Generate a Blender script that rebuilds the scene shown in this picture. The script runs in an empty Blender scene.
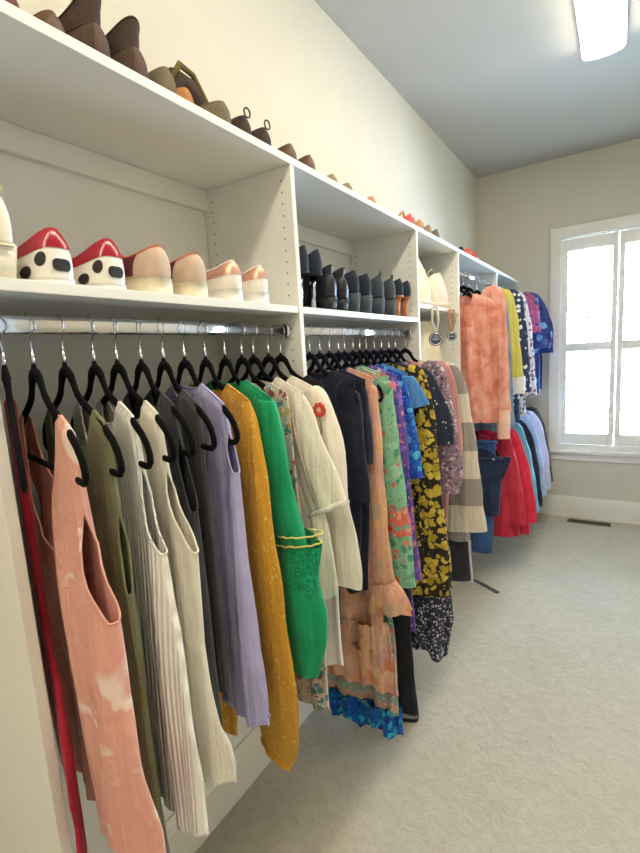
import bpy, bmesh, math, random
from mathutils import Vector, Matrix
PI = math.pi
C = bpy.context.scene.collection
SC = bpy.context.scene

# ------------------------------------------------------------------ camera
CAMX, CAMZ = 0.8023, 1.5798
cam_d = bpy.data.cameras.new('camera'); cam = bpy.data.objects.new('camera', cam_d); C.objects.link(cam)
SC.camera = cam
cam_d.sensor_fit = 'HORIZONTAL'; cam_d.sensor_width = 36.0; cam_d.lens = 36.0 * 472.43 / 640.0
cam_d.clip_start = 0.02
_a, _b, _c = [math.radians(v) for v in (32.7294, -8.4055, -3.5461)]
_f = Vector((-math.sin(_a) * math.cos(_b), math.cos(_a) * math.cos(_b), math.sin(_b)))
_r = Vector((math.cos(_a), math.sin(_a), 0)); _u = _r.cross(_f)
_r2 = _r * math.cos(_c) + _u * math.sin(_c); _u2 = -_r * math.sin(_c) + _u * math.cos(_c)
_m = Matrix((_r2, _u2, -_f)).transposed().to_4x4(); _m.translation = Vector((CAMX, 0, CAMZ))
cam.matrix_world = _m

# ------------------------------------------------------------------ world, light, exposure
XW, XR, YB, YR, ZC = -0.35, 1.90, 4.676, -1.7, 3.088      # left wall, right wall, window wall, rear wall, ceiling
WORLD_STRENGTH, LAMP_STRENGTH, EXPOSURE = 26.0, 7.2, 1.60
w = bpy.data.worlds.new('world'); SC.world = w; w.use_nodes = True
bg = w.node_tree.nodes['Background']; bg.inputs[0].default_value = (0.50, 0.73, 1.0, 1); bg.inputs[1].default_value = WORLD_STRENGTH
pd = bpy.data.lights.new('window_portal', 'AREA'); pd.shape = 'RECTANGLE'; pd.size = 0.95; pd.size_y = 1.9; pd.cycles.is_portal = True
po = bpy.data.objects.new('window_portal', pd); C.objects.link(po)
po.location = (0.765, YB + 0.16, 1.53); po.rotation_euler = (-PI / 2, 0, 0)
vs = SC.view_settings; vs.view_transform = 'Standard'; vs.look = 'None'; vs.gamma = 1.0; vs.use_curve_mapping = False; vs.exposure = EXPOSURE

# ------------------------------------------------------------------ materials
def lin(c):
    if isinstance(c, str):
        c = [int(c[i:i + 2], 16) / 255 for i in (0, 2, 4)]
    return tuple(v / 12.92 if v <= 0.04045 else ((v + 0.055) / 1.055) ** 2.4 for v in c[:3]) + (1,)

class NT:
    def __init__(s, name):
        s.m = bpy.data.materials.new(name); s.m.use_nodes = True; s.t = s.m.node_tree
        s.p = s.t.nodes['Principled BSDF']; s.out = s.t.nodes['Material Output']; s._co = None
    def n(s, typ, **kw):
        nd = s.t.nodes.new(typ)
        for k, v in kw.items():
            if hasattr(nd, k): setattr(nd, k, v)
            else: nd.inputs[k].default_value = v
        return nd
    def l(s, a, b): s.t.links.new(a, b)
    def co(s):
        if not s._co: s._co = s.n('ShaderNodeTexCoord').outputs['Object']
        return s._co
    def noise(s, scale, detail=3, rough=0.5, vec=None, dist=0):
        nd = s.n('ShaderNodeTexNoise'); nd.inputs['Scale'].default_value = scale; nd.inputs['Detail'].default_value = detail
        nd.inputs['Roughness'].default_value = rough; nd.inputs['Distortion'].default_value = dist
        s.l(vec or s.co(), nd.inputs['Vector']); return nd
    def vor(s, scale, vec=None, feature='F1', rnd=1.0):
        nd = s.n('ShaderNodeTexVoronoi', feature=feature); nd.inputs['Scale'].default_value = scale
        nd.inputs['Randomness'].default_value = rnd; s.l(vec or s.co(), nd.inputs['Vector']); return nd
    def ramp(s, fac, stops, interp='LINEAR'):
        nd = s.n('ShaderNodeValToRGB'); nd.color_ramp.interpolation = interp; e = nd.color_ramp.elements
        e[0].position = stops[0][0]; e[0].color = lin(stops[0][1]); e[1].position = stops[1][0]; e[1].color = lin(stops[1][1])
        for p, c in stops[2:]:
            x = e.new(p); x.color = lin(c)
        s.l(fac, nd.inputs['Fac']); return nd.outputs['Color']
    def mix(s, fac, a, b, mode='MIX'):
        nd = s.n('ShaderNodeMix', data_type='RGBA', blend_type=mode)
        for k, v in (('Factor', fac), ('A', a), ('B', b)):
            i = [x for x in nd.inputs if x.name == k and (x.type == 'RGBA' or (k == 'Factor' and x.type == 'VALUE'))][0]
            if hasattr(v, 'links') or hasattr(v, 'is_linked'): s.l(v, i)
            elif k == 'Factor': i.default_value = v
            else: i.default_value = lin(v)
        return [o for o in nd.outputs if o.type == 'RGBA'][0]
    def math(s, op, a, b=None):
        nd = s.n('ShaderNodeMath', operation=op)
        for i, v in enumerate((a, b)):
            if v is None: continue
            if hasattr(v, 'is_linked'): s.l(v, nd.inputs[i])
            else: nd.inputs[i].default_value = v
        return nd.outputs[0]
    def warp(s, scale, amt):
        nz = s.noise(scale, 2); sub = s.n('ShaderNodeVectorMath', operation='SUBTRACT'); s.l(nz.outputs['Color'], sub.inputs[0]); sub.inputs[1].default_value = (.5, .5, .5)
        sc = s.n('ShaderNodeVectorMath', operation='SCALE'); s.l(sub.outputs[0], sc.inputs[0]); sc.inputs['Scale'].default_value = amt
        ad = s.n('ShaderNodeVectorMath', operation='ADD'); s.l(s.co(), ad.inputs[0]); s.l(sc.outputs[0], ad.inputs[1]); return ad.outputs[0]
    def bump(s, h, strength=0.3, dist=0.002):
        nd = s.n('ShaderNodeBump'); nd.inputs['Strength'].default_value = strength; nd.inputs['Distance'].default_value = dist
        s.l(h, nd.inputs['Height']); s.l(nd.outputs[0], s.p.inputs['Normal'])
    def fin(s, col, rough=0.8, metal=0, sheen=0, spec=0.4):
        if hasattr(col, 'is_linked'): s.l(col, s.p.inputs['Base Color'])
        else: s.p.inputs['Base Color'].default_value = lin(col)
        s.p.inputs['Roughness'].default_value = rough; s.p.inputs['Metallic'].default_value = metal
        s.p.inputs['Sheen Weight'].default_value = sheen; s.p.inputs['Specular IOR Level'].default_value = spec
        return s.m

def m_plain(name, col, rough=0.6, metal=0, var=0.04, scale=30, bump=0.0, spec=0.4):
    t = NT(name); nz = t.noise(scale, 3)
    a = [max(0, v - var) for v in [int(col[i:i + 2], 16) / 255 for i in (0, 2, 4)]]; b = [min(1, v + var) for v in [int(col[i:i + 2], 16) / 255 for i in (0, 2, 4)]]
    if bump: t.bump(nz.outputs['Fac'], bump)
    return t.fin(t.ramp(nz.outputs['Fac'], [(.3, a), (.7, b)]), rough, metal, 0, spec)

def weave(t, strength=0.45):
    wv = t.noise(420, 2, .6); big = t.noise(22, 3, .55); mp = t.n('ShaderNodeMapping'); t.l(t.co(), mp.inputs[0]); mp.inputs['Scale'].default_value = (26, 26, 2.2)
    fold = t.noise(1.0, 4, .55, mp.outputs[0], .5)
    h = t.math('ADD', t.math('MULTIPLY', wv.outputs['Fac'], .35), t.math('ADD', t.math('MULTIPLY', big.outputs['Fac'], 1.2), t.math('MULTIPLY', fold.outputs['Fac'], 4.5)))
    t.bump(h, strength, 0.012)

def f_solid(name, col, var=0.035, rough=0.88, sheen=0.1, rib=0):
    t = NT(name); nz = t.noise(9, 4); base = [int(col[i:i + 2], 16) / 255 for i in (0, 2, 4)]
    a = [max(0, v - var) for v in base]; b = [min(1, v + var) for v in base]
    if rib:
        sx = t.n('ShaderNodeSeparateXYZ'); t.l(t.co(), sx.inputs[0]); t.bump(t.math('SINE', t.math('MULTIPLY', sx.outputs[0], rib)), 0.6, 0.004)
    else: weave(t)
    return t.fin(t.ramp(nz.outputs['Fac'], [(.3, a), (.7, b)]), rough, 0, sheen, .25)

def f_tiedye(name, stops, scale=7, dist=1.2):
    t = NT(name); nz = t.noise(scale, 2, .5, None, dist); weave(t)
    return t.fin(t.ramp(nz.outputs['Fac'], stops), .9, 0, .1, .2)

def f_floral(name, ground, petals, scale=26, thr=0.42, second=None, s2=55, thr2=.3, soft=.04, warp=.03, wscale=30):
    t = NT(name); vec = t.warp(wscale, warp); v = t.vor(scale, vec)
    sep = t.n('ShaderNodeSeparateColor'); t.l(v.outputs['Color'], sep.inputs[0])
    n = len(petals); pc = t.ramp(sep.outputs[0], [(i / n, c) for i, c in enumerate(petals)] if n > 1 else [(0, petals[0]), (1, petals[0])], 'CONSTANT')
    mask = t.ramp(v.outputs['Distance'], [(thr, 'ffffff'), (thr + soft, '000000')])
    g = t.ramp(t.noise(12, 3).outputs['Fac'], [(.35, ground), (.65, second[-1] if False else ground)])
    col = t.mix(mask, g, pc)
    if second:
        v2 = t.vor(s2, vec); sep2 = t.n('ShaderNodeSeparateColor'); t.l(v2.outputs['Color'], sep2.inputs[0]); k = len(second)
        pc2 = t.ramp(sep2.outputs[1], [(i / k, c) for i, c in enumerate(second)] if k > 1 else [(0, second[0]), (1, second[0])], 'CONSTANT')
        m2 = t.ramp(v2.outputs['Distance'], [(thr2, 'ffffff'), (thr2 + .05, '000000')]); col = t.mix(m2, col, pc2)
    weave(t); return t.fin(col, .85, 0, .1, .25)

def f_bands(name, stops, axis=2, freq=3.0, warp=0.0, grain=None, interp='CONSTANT', phase=0.0, second=None):
    """bands of colour across one object axis, repeating; the cloth's own stripe or block print"""
    t = NT(name); vec = t.warp(8, warp) if warp else t.co(); sx = t.n('ShaderNodeSeparateXYZ'); t.l(vec, sx.inputs[0])
    fr = t.math('FRACT', t.math('ADD', t.math('MULTIPLY', sx.outputs[axis], freq), 100.0 + phase)); col = t.ramp(fr, stops, interp)
    if second:
        fr2 = t.math('FRACT', t.math('ADD', t.math('MULTIPLY', sx.outputs[second[0]], second[1]), 100.0)); col = t.mix(.28, col, t.ramp(fr2, second[2], 'CONSTANT'))
    if grain:
        v = t.vor(grain[0], t.warp(30, .02)); m = t.ramp(v.outputs['Distance'], [(grain[2], 'ffffff'), (grain[2] + .05, '000000')]); col = t.mix(m, col, grain[1])
    weave(t); return t.fin(col, .88, 0, .1, .25)

M = {}
M['wall'] = m_plain('wall_paint', 'd7d2c3', .85, var=.008, scale=3, spec=.2)
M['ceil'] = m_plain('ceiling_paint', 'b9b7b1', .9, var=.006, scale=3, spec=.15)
M['trimw'] = m_plain('trim_paint', 'eeebe0', .45, var=.008, scale=4)
M['lam'] = m_plain('white_laminate', 'e8e7e1', .42, var=.008, scale=5)
M['chrome'] = m_plain('chrome', 'd8d8dc', .12, 1, var=.01)
M['steel'] = m_plain('steel_wire', 'cfcfd2', .25, 1, var=.01)
M['velvet'] = m_plain('black_velvet', '0d0c0e', .95, var=.008, scale=200, bump=.2, spec=.15)
M['navyv'] = m_plain('navy_velvet', '10131f', .95, var=.008, scale=200, bump=.2, spec=.15)
M['hole'] = m_plain('hole_dark', '6b665a', .9, var=.01)
M['vent'] = m_plain('vent_metal', '6d6758', .5, .6, var=.02)
M['ventd'] = m_plain('vent_duct', '17150f', .9, var=.005)
def carpet():
    t = NT('carpet'); big = t.noise(3.2, 4, .6, None, .6); fine = t.noise(260, 3, .7); mid = t.noise(26, 4, .65, None, .8)
    col = t.ramp(big.outputs['Fac'], [(.3, 'b8b09c'), (.7, 'cbc4b2')]); c2 = t.ramp(mid.outputs['Fac'], [(.32, 'a79f8d'), (.62, 'd5cebd')])
    c3 = t.ramp(fine.outputs['Fac'], [(.3, 'a59d8c'), (.7, 'dad3c3')]); col = t.mix(.3, t.mix(.35, col, c2), c3)
    t.bump(t.math('ADD', fine.outputs['Fac'], t.math('ADD', t.math('MULTIPLY', mid.outputs['Fac'], 3.5), t.math('MULTIPLY', big.outputs['Fac'], 6.0))), .42, .008)
    return t.fin(col, .98, 0, .15, .1)
M['carpet'] = carpet()
def glass():
    t = NT('window_glass'); tr = t.n('ShaderNodeBsdfTransparent'); gl = t.n('ShaderNodeBsdfGlossy'); gl.inputs['Roughness'].default_value = .02
    fr = t.n('ShaderNodeFresnel'); fr.inputs[0].default_value = 1.45; mx = t.n('ShaderNodeMixShader')
    t.l(fr.outputs[0], mx.inputs[0]); t.l(tr.outputs[0], mx.inputs[1]); t.l(gl.outputs[0], mx.inputs[2]); t.l(mx.outputs[0], t.out.inputs['Surface']); return t.m
M['glass'] = glass()
def emit(name, col, st):
    t = NT(name); e = t.n('ShaderNodeEmission'); e.inputs[0].default_value = lin(col); e.inputs[1].default_value = st; t.l(e.outputs[0], t.out.inputs['Surface']); return t.m
M['lamp'] = emit('lamp_diffuser', 'fff0d5', LAMP_STRENGTH)

# ------------------------------------------------------------------ mesh helpers
def mk(name, v, f, mat, parent=None, smooth=True, loc=None):
    me = bpy.data.meshes.new(name); me.from_pydata(v, [], f); me.update()
    if smooth: me.polygons.foreach_set('use_smooth', [True] * len(me.polygons))
    me.materials.append(mat); o = bpy.data.objects.new(name, me); C.objects.link(o)
    if parent: o.parent = parent
    if loc: o.location = loc
    return o
def empty(name, loc=(0, 0, 0), rz=0):
    o = bpy.data.objects.new(name, None); C.objects.link(o); o.location = loc; o.rotation_euler = (0, 0, rz); o.empty_display_size = .05; return o
def tag(o, label, cat, group=None):
    o['label'] = label; o['category'] = cat
    if group: o['group'] = group
    return o
def struct(o): o['kind'] = 'structure'; return o
def box(name, x, y, z, mat, parent=None, bev=0.0015, loc=None):
    bm = bmesh.new(); bmesh.ops.create_cube(bm, size=1)
    for v in bm.verts: v.co = Vector(((x[0] + x[1]) / 2 + v.co.x * (x[1] - x[0]), (y[0] + y[1]) / 2 + v.co.y * (y[1] - y[0]), (z[0] + z[1]) / 2 + v.co.z * (z[1] - z[0])))
    if bev: bmesh.ops.bevel(bm, geom=bm.edges[:], offset=bev, segments=2, affect='EDGES', profile=.5)
    me = bpy.data.meshes.new(name); bm.to_mesh(me); bm.free(); me.materials.append(mat)
    o = bpy.data.objects.new(name, me); C.objects.link(o)
    if parent: o.parent = parent
    if loc: o.location = loc
    return o
def tube(path, rad, n=8, closed=False, sq=None):
    """sweep along path; rad a number or list; sq=(axis, factor) squashes the section along a world axis"""
    P = [Vector(p) for p in path]; k = len(P); V = []; F = []
    prev = None
    for i in range(k):
        t = (P[(i + 1) % k] - P[i - 1]) if closed else (P[min(i + 1, k - 1)] - P[max(i - 1, 0)])
        if t.length < 1e-9: t = Vector((0, 0, 1))
        t.normalize()
        if prev is None:
            a = Vector((0, 1, 0)) if abs(t.y) < .9 else Vector((1, 0, 0)); a = (a - t * a.dot(t)).normalized()
        else: a = (prev - t * prev.dot(t)).normalized()
        prev = a; b = t.cross(a); r = rad[i] if isinstance(rad, (list, tuple)) else rad
        for j in range(n):
            g = 2 * PI * j / n; d = a * math.cos(g) * r + b * math.sin(g) * r
            if sq: d[sq[0]] *= sq[1]
            V.append(tuple(P[i] + d))
    for i in range(k if closed else k - 1):
        for j in range(n):
            a0 = i * n + j; a1 = i * n + (j + 1) % n; b0 = ((i + 1) % k) * n + j; b1 = ((i + 1) % k) * n + (j + 1) % n
            F.append((a0, a1, b1, b0))
    if not closed:
        F.append(tuple(range(n))[::-1]); F.append(tuple((k - 1) * n + j for j in range(n)))
    return V, F
def lerp(tab, x):
    if x <= tab[0][0]: return tab[0][1:]
    for a, b in zip(tab, tab[1:]):
        if x <= b[0]:
            f = (x - a[0]) / (b[0] - a[0]); return tuple(p + (q - p) * f for p, q in zip(a[1:], b[1:]))
    return tab[-1][1:]
def sm(x): x = max(0, min(1, x)); return x * x * (3 - 2 * x)
def join(parts):
    V = []; F = []
    for v, f in parts:
        o = len(V); V += list(v); F += [tuple(i + o for i in q) for q in f]
    return V, F
def disc(c, ax, r, n=14):
    """flat disc facing axis vector ax"""
    ax = Vector(ax).normalized(); a = ax.orthogonal().normalized(); b = ax.cross(a); c = Vector(c)
    return [tuple(c + a * r * math.cos(2 * PI * i / n) + b * r * math.sin(2 * PI * i / n)) for i in range(n)], [tuple(range(n))]
def cyl(c, ax, r, h, n=16):
    ax = Vector(ax).normalized(); a = ax.orthogonal().normalized(); b = ax.cross(a); c = Vector(c)
    V = [tuple(c + ax * z + (a * math.cos(2 * PI * i / n) + b * math.sin(2 * PI * i / n)) * r) for z in (0, h) for i in range(n)]
    return V, [(i, (i + 1) % n, n + (i + 1) % n, n + i) for i in range(n)] + [tuple(range(n))[::-1], tuple(range(n, 2 * n))]

# ------------------------------------------------------------------ room
T = 0.12
struct(box('floor', (XW - T, XR + T), (YR - T, YB + T), (-.1, 0), M['carpet'], bev=0))
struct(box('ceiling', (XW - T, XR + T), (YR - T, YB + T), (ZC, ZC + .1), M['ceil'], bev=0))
struct(box('wall_left', (XW - T, XW), (YR - T, YB + T), (0, ZC), M['wall'], bev=0))
struct(box('wall_right', (XR, XR + T), (YR - T, YB + T), (0, ZC), M['wall'], bev=0))
struct(box('wall_rear', (XW, XR), (YR - T, YR), (0, ZC), M['wall'], bev=0))
WX0, WX1, WZ0, WZ1 = 0.345, 1.185, 0.66, 2.44
wv = []; wf = []
for (x0, x1, z0, z1) in ((XW, WX0, 0, ZC), (WX1, XR, 0, ZC), (WX0, WX1, 0, WZ0), (WX0, WX1, WZ1, ZC)):
    o = len(wv); wv += [(x, y, z) for x in (x0, x1) for y in (YB, YB + T) for z in (z0, z1)]
    wf += [tuple(o + i for i in q) for q in ((0, 1, 3, 2), (4, 6, 7, 5), (0, 4, 5, 1), (2, 3, 7, 6), (0, 2, 6, 4), (1, 5, 7, 3))]
struct(mk('wall_back', wv, wf, M['wall'], smooth=False))
def baseboard(name, along, a0, a1, fixed, sign):
    """profiled board: sign = direction it stands out from the wall"""
    prof = [(0, 0), (.016, 0), (.016, .145), (.013, .152), (.013, .165), (.008, .178), (.006, .19), (0, .19)]
    V = []; n = len(prof)
    for a in (a0, a1):
        for d, z in prof: V.append((fixed + sign * d, a, z) if along == 'y' else (a, fixed + sign * d, z))
    F = [(i, (i + 1) % n, n + (i + 1) % n, n + i) for i in range(n)] + [tuple(range(n)), tuple(range(n, 2 * n))[::-1]]
    return struct(mk(name, V, F, M['trimw'], smooth=False))
baseboard('baseboard_left', 'y', YR, YB, XW, 1)
baseboard('baseboard_back', 'x', XW + .02, XR, YB, -1)
baseboard('baseboard_right', 'y', YR, YB, XR, -1)

# window with plantation shutters
win = struct(empty('window_1', (0, 0, 0)))
def casing(name, x, z, y0=-.022, y1=0.0): return box(name, x, (YB + y0, YB + y1), z, M['trimw'], win, .003)
casing('casing', (.262, WX0), (.62, 2.52)); casing('casing', (WX1, 1.268), (.62, 2.52))
casing('casing', (.262, 1.268), (2.44, 2.53), -.026)
casing('window_sill', (.235, 1.295), (.595, .622), -.055, .0); casing('apron', (.262, 1.268), (.53, .595), -.02)
for x0, x1 in ((WX0, WX0 + .012), (WX1 - .012, WX1)): box('jamb', (x0, x1), (YB - .01, YB + T), (WZ0, WZ1), M['trimw'], win, .001)
box('head_jamb', (WX0, WX1), (YB - .01, YB + T), (WZ1 - .012, WZ1), M['trimw'], win, .001)
box('bottom_jamb', (WX0, WX1), (YB - .01, YB + T), (WZ0 - .04, WZ0 + .012), M['trimw'], win, .001)
box('pane', (WX0, WX1), (YB + .098, YB + .102), (WZ0, WZ1), M['glass'], win, 0)
box('meeting_rail', (WX0, WX1), (YB + .085, YB + .115), (1.50, 1.545), M['trimw'], win, .003)
GZ0, GM0, GM1, GZ1 = 0.772, 1.487, 1.56, 2.325
for (px0, px1) in ((.357, .763), (.767, 1.173)):
    sh = struct(empty('shutter_panel', (0, 0, 0))); sh.parent = win; del sh['kind']
    ya, yb_ = YB - .004, YB + .024
    g0, g1 = px0 + .042, px1 - .042
    box('stile', (px0, g0), (ya, yb_), (WZ0 + .014, WZ1 - .014), M['trimw'], sh, .003)
    box('stile', (g1, px1), (ya, yb_), (WZ0 + .014, WZ1 - .014), M['trimw'], sh, .003)
    box('rail', (g0, g1), (ya, yb_), (WZ0 + .014, GZ0), M['trimw'], sh, .003)
    box('rail', (g0, g1), (ya, yb_), (GM0, GM1), M['trimw'], sh, .003)
    box('rail', (g0, g1), (ya, yb_), (GZ1, WZ1 - .014), M['trimw'], sh, .003)
    lv = None
    for z0, z1, tilt in ((GZ0, GM0, math.radians(4)), (GM1, GZ1, math.radians(-12))):
        k = round((z1 - z0) / .089); st = (z1 - z0) / k
        for i in range(k):
            if lv is None:
                V = []; n = 12
                for xx in (0, 1):
                    for j in range(n):
                        a = 2 * PI * j / n; V.append(((g1 - g0 - .004) * (xx - .5), .041 * math.cos(a), .0052 * math.sin(a)))
                F = [(j, (j + 1) % n, n + (j + 1) % n, n + j) for j in range(n)] + [tuple(range(n))[::-1], tuple(range(n, 2 * n))]
                lo = mk('louver', V, F, M['trimw'], sh); lv = lo.data
            else:
                lo = bpy.data.objects.new('louver', lv); C.objects.link(lo); lo.parent = sh
            lo.location = ((g0 + g1) / 2, YB + .012, z0 + st * (i + .5)); lo.rotation_euler = (tilt, 0, 0)
        box('tilt_rod', ((g0 + g1) / 2 - .006, (g0 + g1) / 2 + .006), (YB - .040, YB - .031), (z0 + .03, z1 - .03), M['trimw'], sh, .002)

# ceiling lights (lamp in view, and an added unseen one lighting the near end)
def fixture(y0, y1, label):
    x0, x1 = .588, .778; z = ZC
    t = tag(empty('ceiling_light', ((x0 + x1) / 2, (y0 + y1) / 2, z)), label, 'ceiling light')
    cx, cy = (x0 + x1) / 2, (y0 + y1) / 2; hw, hl = (x1 - x0) / 2, (y1 - y0) / 2
    box('housing', (-hw - .006, hw + .006), (-hl, hl), (-.03, 0), M['trimw'], t, .004)
    V = []; n = 14                                            # wrap-round diffuser, a shallow arch
    for yy in (-hl + .012, hl - .012):
        for i in range(n + 1):
            a = PI * i / n; V.append((hw * math.cos(a), yy, -.03 - .038 * math.sin(a) ** .5))
    F = [(i, i + 1, n + 2 + i, n + 1 + i) for i in range(n)] + [tuple(range(n + 1))[::-1], tuple(range(n + 1, 2 * n + 2))]
    mk('diffuser', V, F, M['lamp'], t, smooth=False)
    for s in (-1, 1):
        V = []
        for yy in (s * hl, s * (hl - .014)):
            V += [(-hw - .004, yy, -.028)] + [((hw + .004) * math.cos(PI - PI * i / n), yy, -.03 - .042 * math.sin(PI * i / n) ** .5) for i in range(n + 1)] + [(hw + .004, yy, -.028)]
        k = n + 3
        mk('end_cap', V, [(i, (i + 1) % k, k + (i + 1) % k, k + i) for i in range(k)] + [tuple(range(k)), tuple(range(k, 2 * k))[::-1]], M['trimw'], t, smooth=False)
fixture(.70, 3.11, 'long white wraparound ceiling light, lit, running towards the shuttered window')
fixture(-1.65, .56, 'added shorter white wraparound ceiling light, lit, out of view at the far end from the window')  # unseen fill fixture, added above and behind the camera to brighten the near garments

# floor register
vt = tag(empty('floor_vent', (.6, 4.555, 0)), 'brown metal floor register set in the carpet by the baseboard', 'vent')
box('duct', (-.155, .155), (-.03, .03), (.0005, .002), M['ventd'], vt, 0)
for x, y in (((-.165, .165), (-.042, -.03)), ((-.165, .165), (.03, .042)), ((-.165, -.153), (-.03, .03)), ((.153, .165), (-.03, .03))): box('rim', x, y, (.0005, .008), M['vent'], vt, .001)
for i in range(26): box('slat', (-.15 + i * .012 - .002, -.15 + i * .012 + .002), (-.03, .03), (.001, .006), M['vent'], vt, 0)

# ------------------------------------------------------------------ closet organizer
ZT, ZS, ZS3, TH = 2.141, 1.730, 1.798, 0.02
PY = [0.339, 1.187, 2.167, 2.823, 3.829]                      # upright centres
cl = tag(empty('closet_organizer', (0, 0, 0)), 'white laminate wall-hung closet organizer with shelves along the cream wall', 'closet')
XBK = XW + .002
PZ0 = .74
holes = None
for i, y in enumerate(PY):
    p = box('upright_panel', (XBK + .004, -.001), (y - TH / 2, y + TH / 2), (.0 if i == 0 else PZ0, ZT - TH), M['lam'], cl, .0015)
    parts = []
    for sgn in (-1, 1):
        for x in (-.035, -.31):
            z = ZS - .35
            while z < ZT - .04:
                c = disc((x, y + sgn * (TH / 2 + .0004), z), (0, sgn, 0), .0028, 8); parts.append(c); z += .032
    h = mk('pin_holes', *join(parts), M['hole'], p, smooth=False); h['kind'] = 'stuff'
box('upright_panel', (XBK + .004, -.001), (YB - .024, YB - .004), (PZ0, ZT - TH), M['lam'], cl, .0015)
EDGE = PY + [YB - .014]
y = PY[0] - TH / 2
for y1 in (2.167, YB - .004):                                 # two runs of top shelf
    box('top_shelf', (XBK, 0.001), (y, y1 - .0005), (ZT - TH, ZT), M['lam'], cl, .0015); y = y1 + .0005
def shelf(i, z, name='shelf'): return box(name, (XBK + .004, -.003), (EDGE[i] + TH / 2 + .0005, EDGE[i + 1] - TH / 2 - .0005), (z - TH, z), M['lam'], cl, .0015)
shelf(0, ZS); shelf(1, ZS); shelf(2, ZS3); shelf(2, 1.18); shelf(2, .5)
for i in range(5):
    box('hang_rail', (XBK + .004, XBK + .022), (EDGE[i] + TH / 2 + .0005, EDGE[i + 1] - TH / 2 - .0005), (ZT - TH - .062, ZT - TH - .001), M['lam'], cl, .001)

for i in range(5):
    box('back_panel', (XBK - .001, XBK + .0035), (EDGE[i] + TH / 2 + .0005, EDGE[i + 1] - TH / 2 - .0005), (.195, ZT - TH - .0005), M['lam'], cl, 0)
XROD = -.05
def rod(i, z, label):
    y0, y1 = EDGE[i] + TH / 2 + .001, EDGE[i + 1] - TH / 2 - .001
    r = tag(empty('closet_rod', (XROD, y0, z)), label, 'rod'); n = 20; V = []
    for yy in (0.002, y1 - y0 - .002):
        for j in range(n):
            a = 2 * PI * j / n; V.append((.0075 * math.copysign(abs(math.cos(a)) ** .8, math.cos(a)), yy, .015 * math.copysign(abs(math.sin(a)) ** .8, math.sin(a))))
    F = [(j, n + j, n + (j + 1) % n, (j + 1) % n) for j in range(n)] + [tuple(range(n)), tuple(range(n, 2 * n))[::-1]]
    mk('tube', V, F, M['chrome'], r)
    for yy, s in ((0, 1), (y1 - y0, -1)):
        V = []; n = 20
        for d, k in ((0, 1.5), (.003, 1.5), (.012, 1.28), (.012, 1.02)):
            for j in range(n):
                a = 2 * PI * j / n; V.append((.010 * k * math.cos(a), yy + s * d, .0165 * k * math.sin(a)))
        F = []
        for b in range(3): F += [(b * n + j, b * n + (j + 1) % n, (b + 1) * n + (j + 1) % n, (b + 1) * n + j) for j in range(n)]
        mk('flange', V, F, M['chrome'], r)
ZR1, ZR4, ZR4L = 1.663, 2.034, 1.13
rod(0, ZR1, 'chrome hanging rod under the shelf of sneakers')
rod(1, ZR1, 'chrome hanging rod under the shelf of dark heels')
rod(3, ZR4, 'chrome hanging rod above the peach velvet top')
rod(4, ZR4, 'chrome hanging rod in the last bay by the window wall')
rod(3, ZR4L, 'chrome lower hanging rod holding jeans and the red jackets')
rod(4, ZR4L, 'chrome lower hanging rod holding the pale blue and lilac shirts')
NECK = -.078                                                    # neck of a hanger below its rod's axis

# ------------------------------------------------------------------ hangers
HANG = [(0, 0.002), (.014, .005), (.027, .014), (.037, .028), (.048, .043), (.07, .057), (.12, .078), (.165, .098), (.19, .114), (.206, .130), (.214, .148)]
def hang(a): return lerp(HANG, abs(a))[0]
def hanger_meshes(kx=1.0):
    half = [(a, 0, -d) for a, d in HANG] + [(.213, 0, -.158), (.207, 0, -.166), (.196, 0, -.168), (.1, 0, -.166)]
    path = half + [(0, 0, -.166)] + [(-a, b, c) for a, b, c in reversed(half)][:-1]
    rad = [.0085 if abs(p[2]) < .16 else .006 for p in path]
    for i, p in enumerate(path):
        if abs(p[0]) < .03 and p[2] > -.06: rad[i] = .0105
    V, F = tube(path, rad, 10, True, (1, .55))
    V2, F2 = tube([(0, 0, -.012), (0, 0, .012)], [.012, .006], 10, False, (1, .6))
    V, F = join([(V, F), (V2, F2)]); V = [(p[0] * kx, p[1], p[2]) for p in V]
    a = mk('body', V, F, M['velvet'])
    cz = -NECK - .0015; hk = [(0, 0, .005), (0, 0, .03)]
    hk += [(0, 0, cz - .026)]
    for k in range(0, 15):
        g = -PI / 2 + .35 + (PI * 1.36) * k / 14; hk.append((.0215 * math.cos(g), 0, cz + .0205 * math.sin(g)))
    b = mk('hook', *tube(hk, .0016, 7), M['steel'])
    c = mk('ferrule', *tube([(0, 0, .004), (0, 0, .036)], .0030, 8), M['steel'])
    for o in (a, b, c): C.objects.unlink(o)
    return a.data, b.data, c.data
HM = hanger_meshes(); HMS = hanger_meshes(.76)
def hanger(y, th, zrod, what, x=XROD, navy=False, small=False):
    t = tag(empty('velvet_hanger', (x, y, zrod + NECK), math.radians(th)), ('navy' if navy else 'black') + ' velvet hanger with steel hook carrying ' + what, 'hanger', 'velvet hangers on the rods')
    for nm, me in zip(('body', 'hook', 'ferrule'), HMS if small else HM):
        o = bpy.data.objects.new(nm, me); C.objects.link(o); o.parent = t
        if navy and nm == 'body': o.material_slots[0].link = 'OBJECT'; o.material_slots[0].material = M['navyv']
    return t

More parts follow.
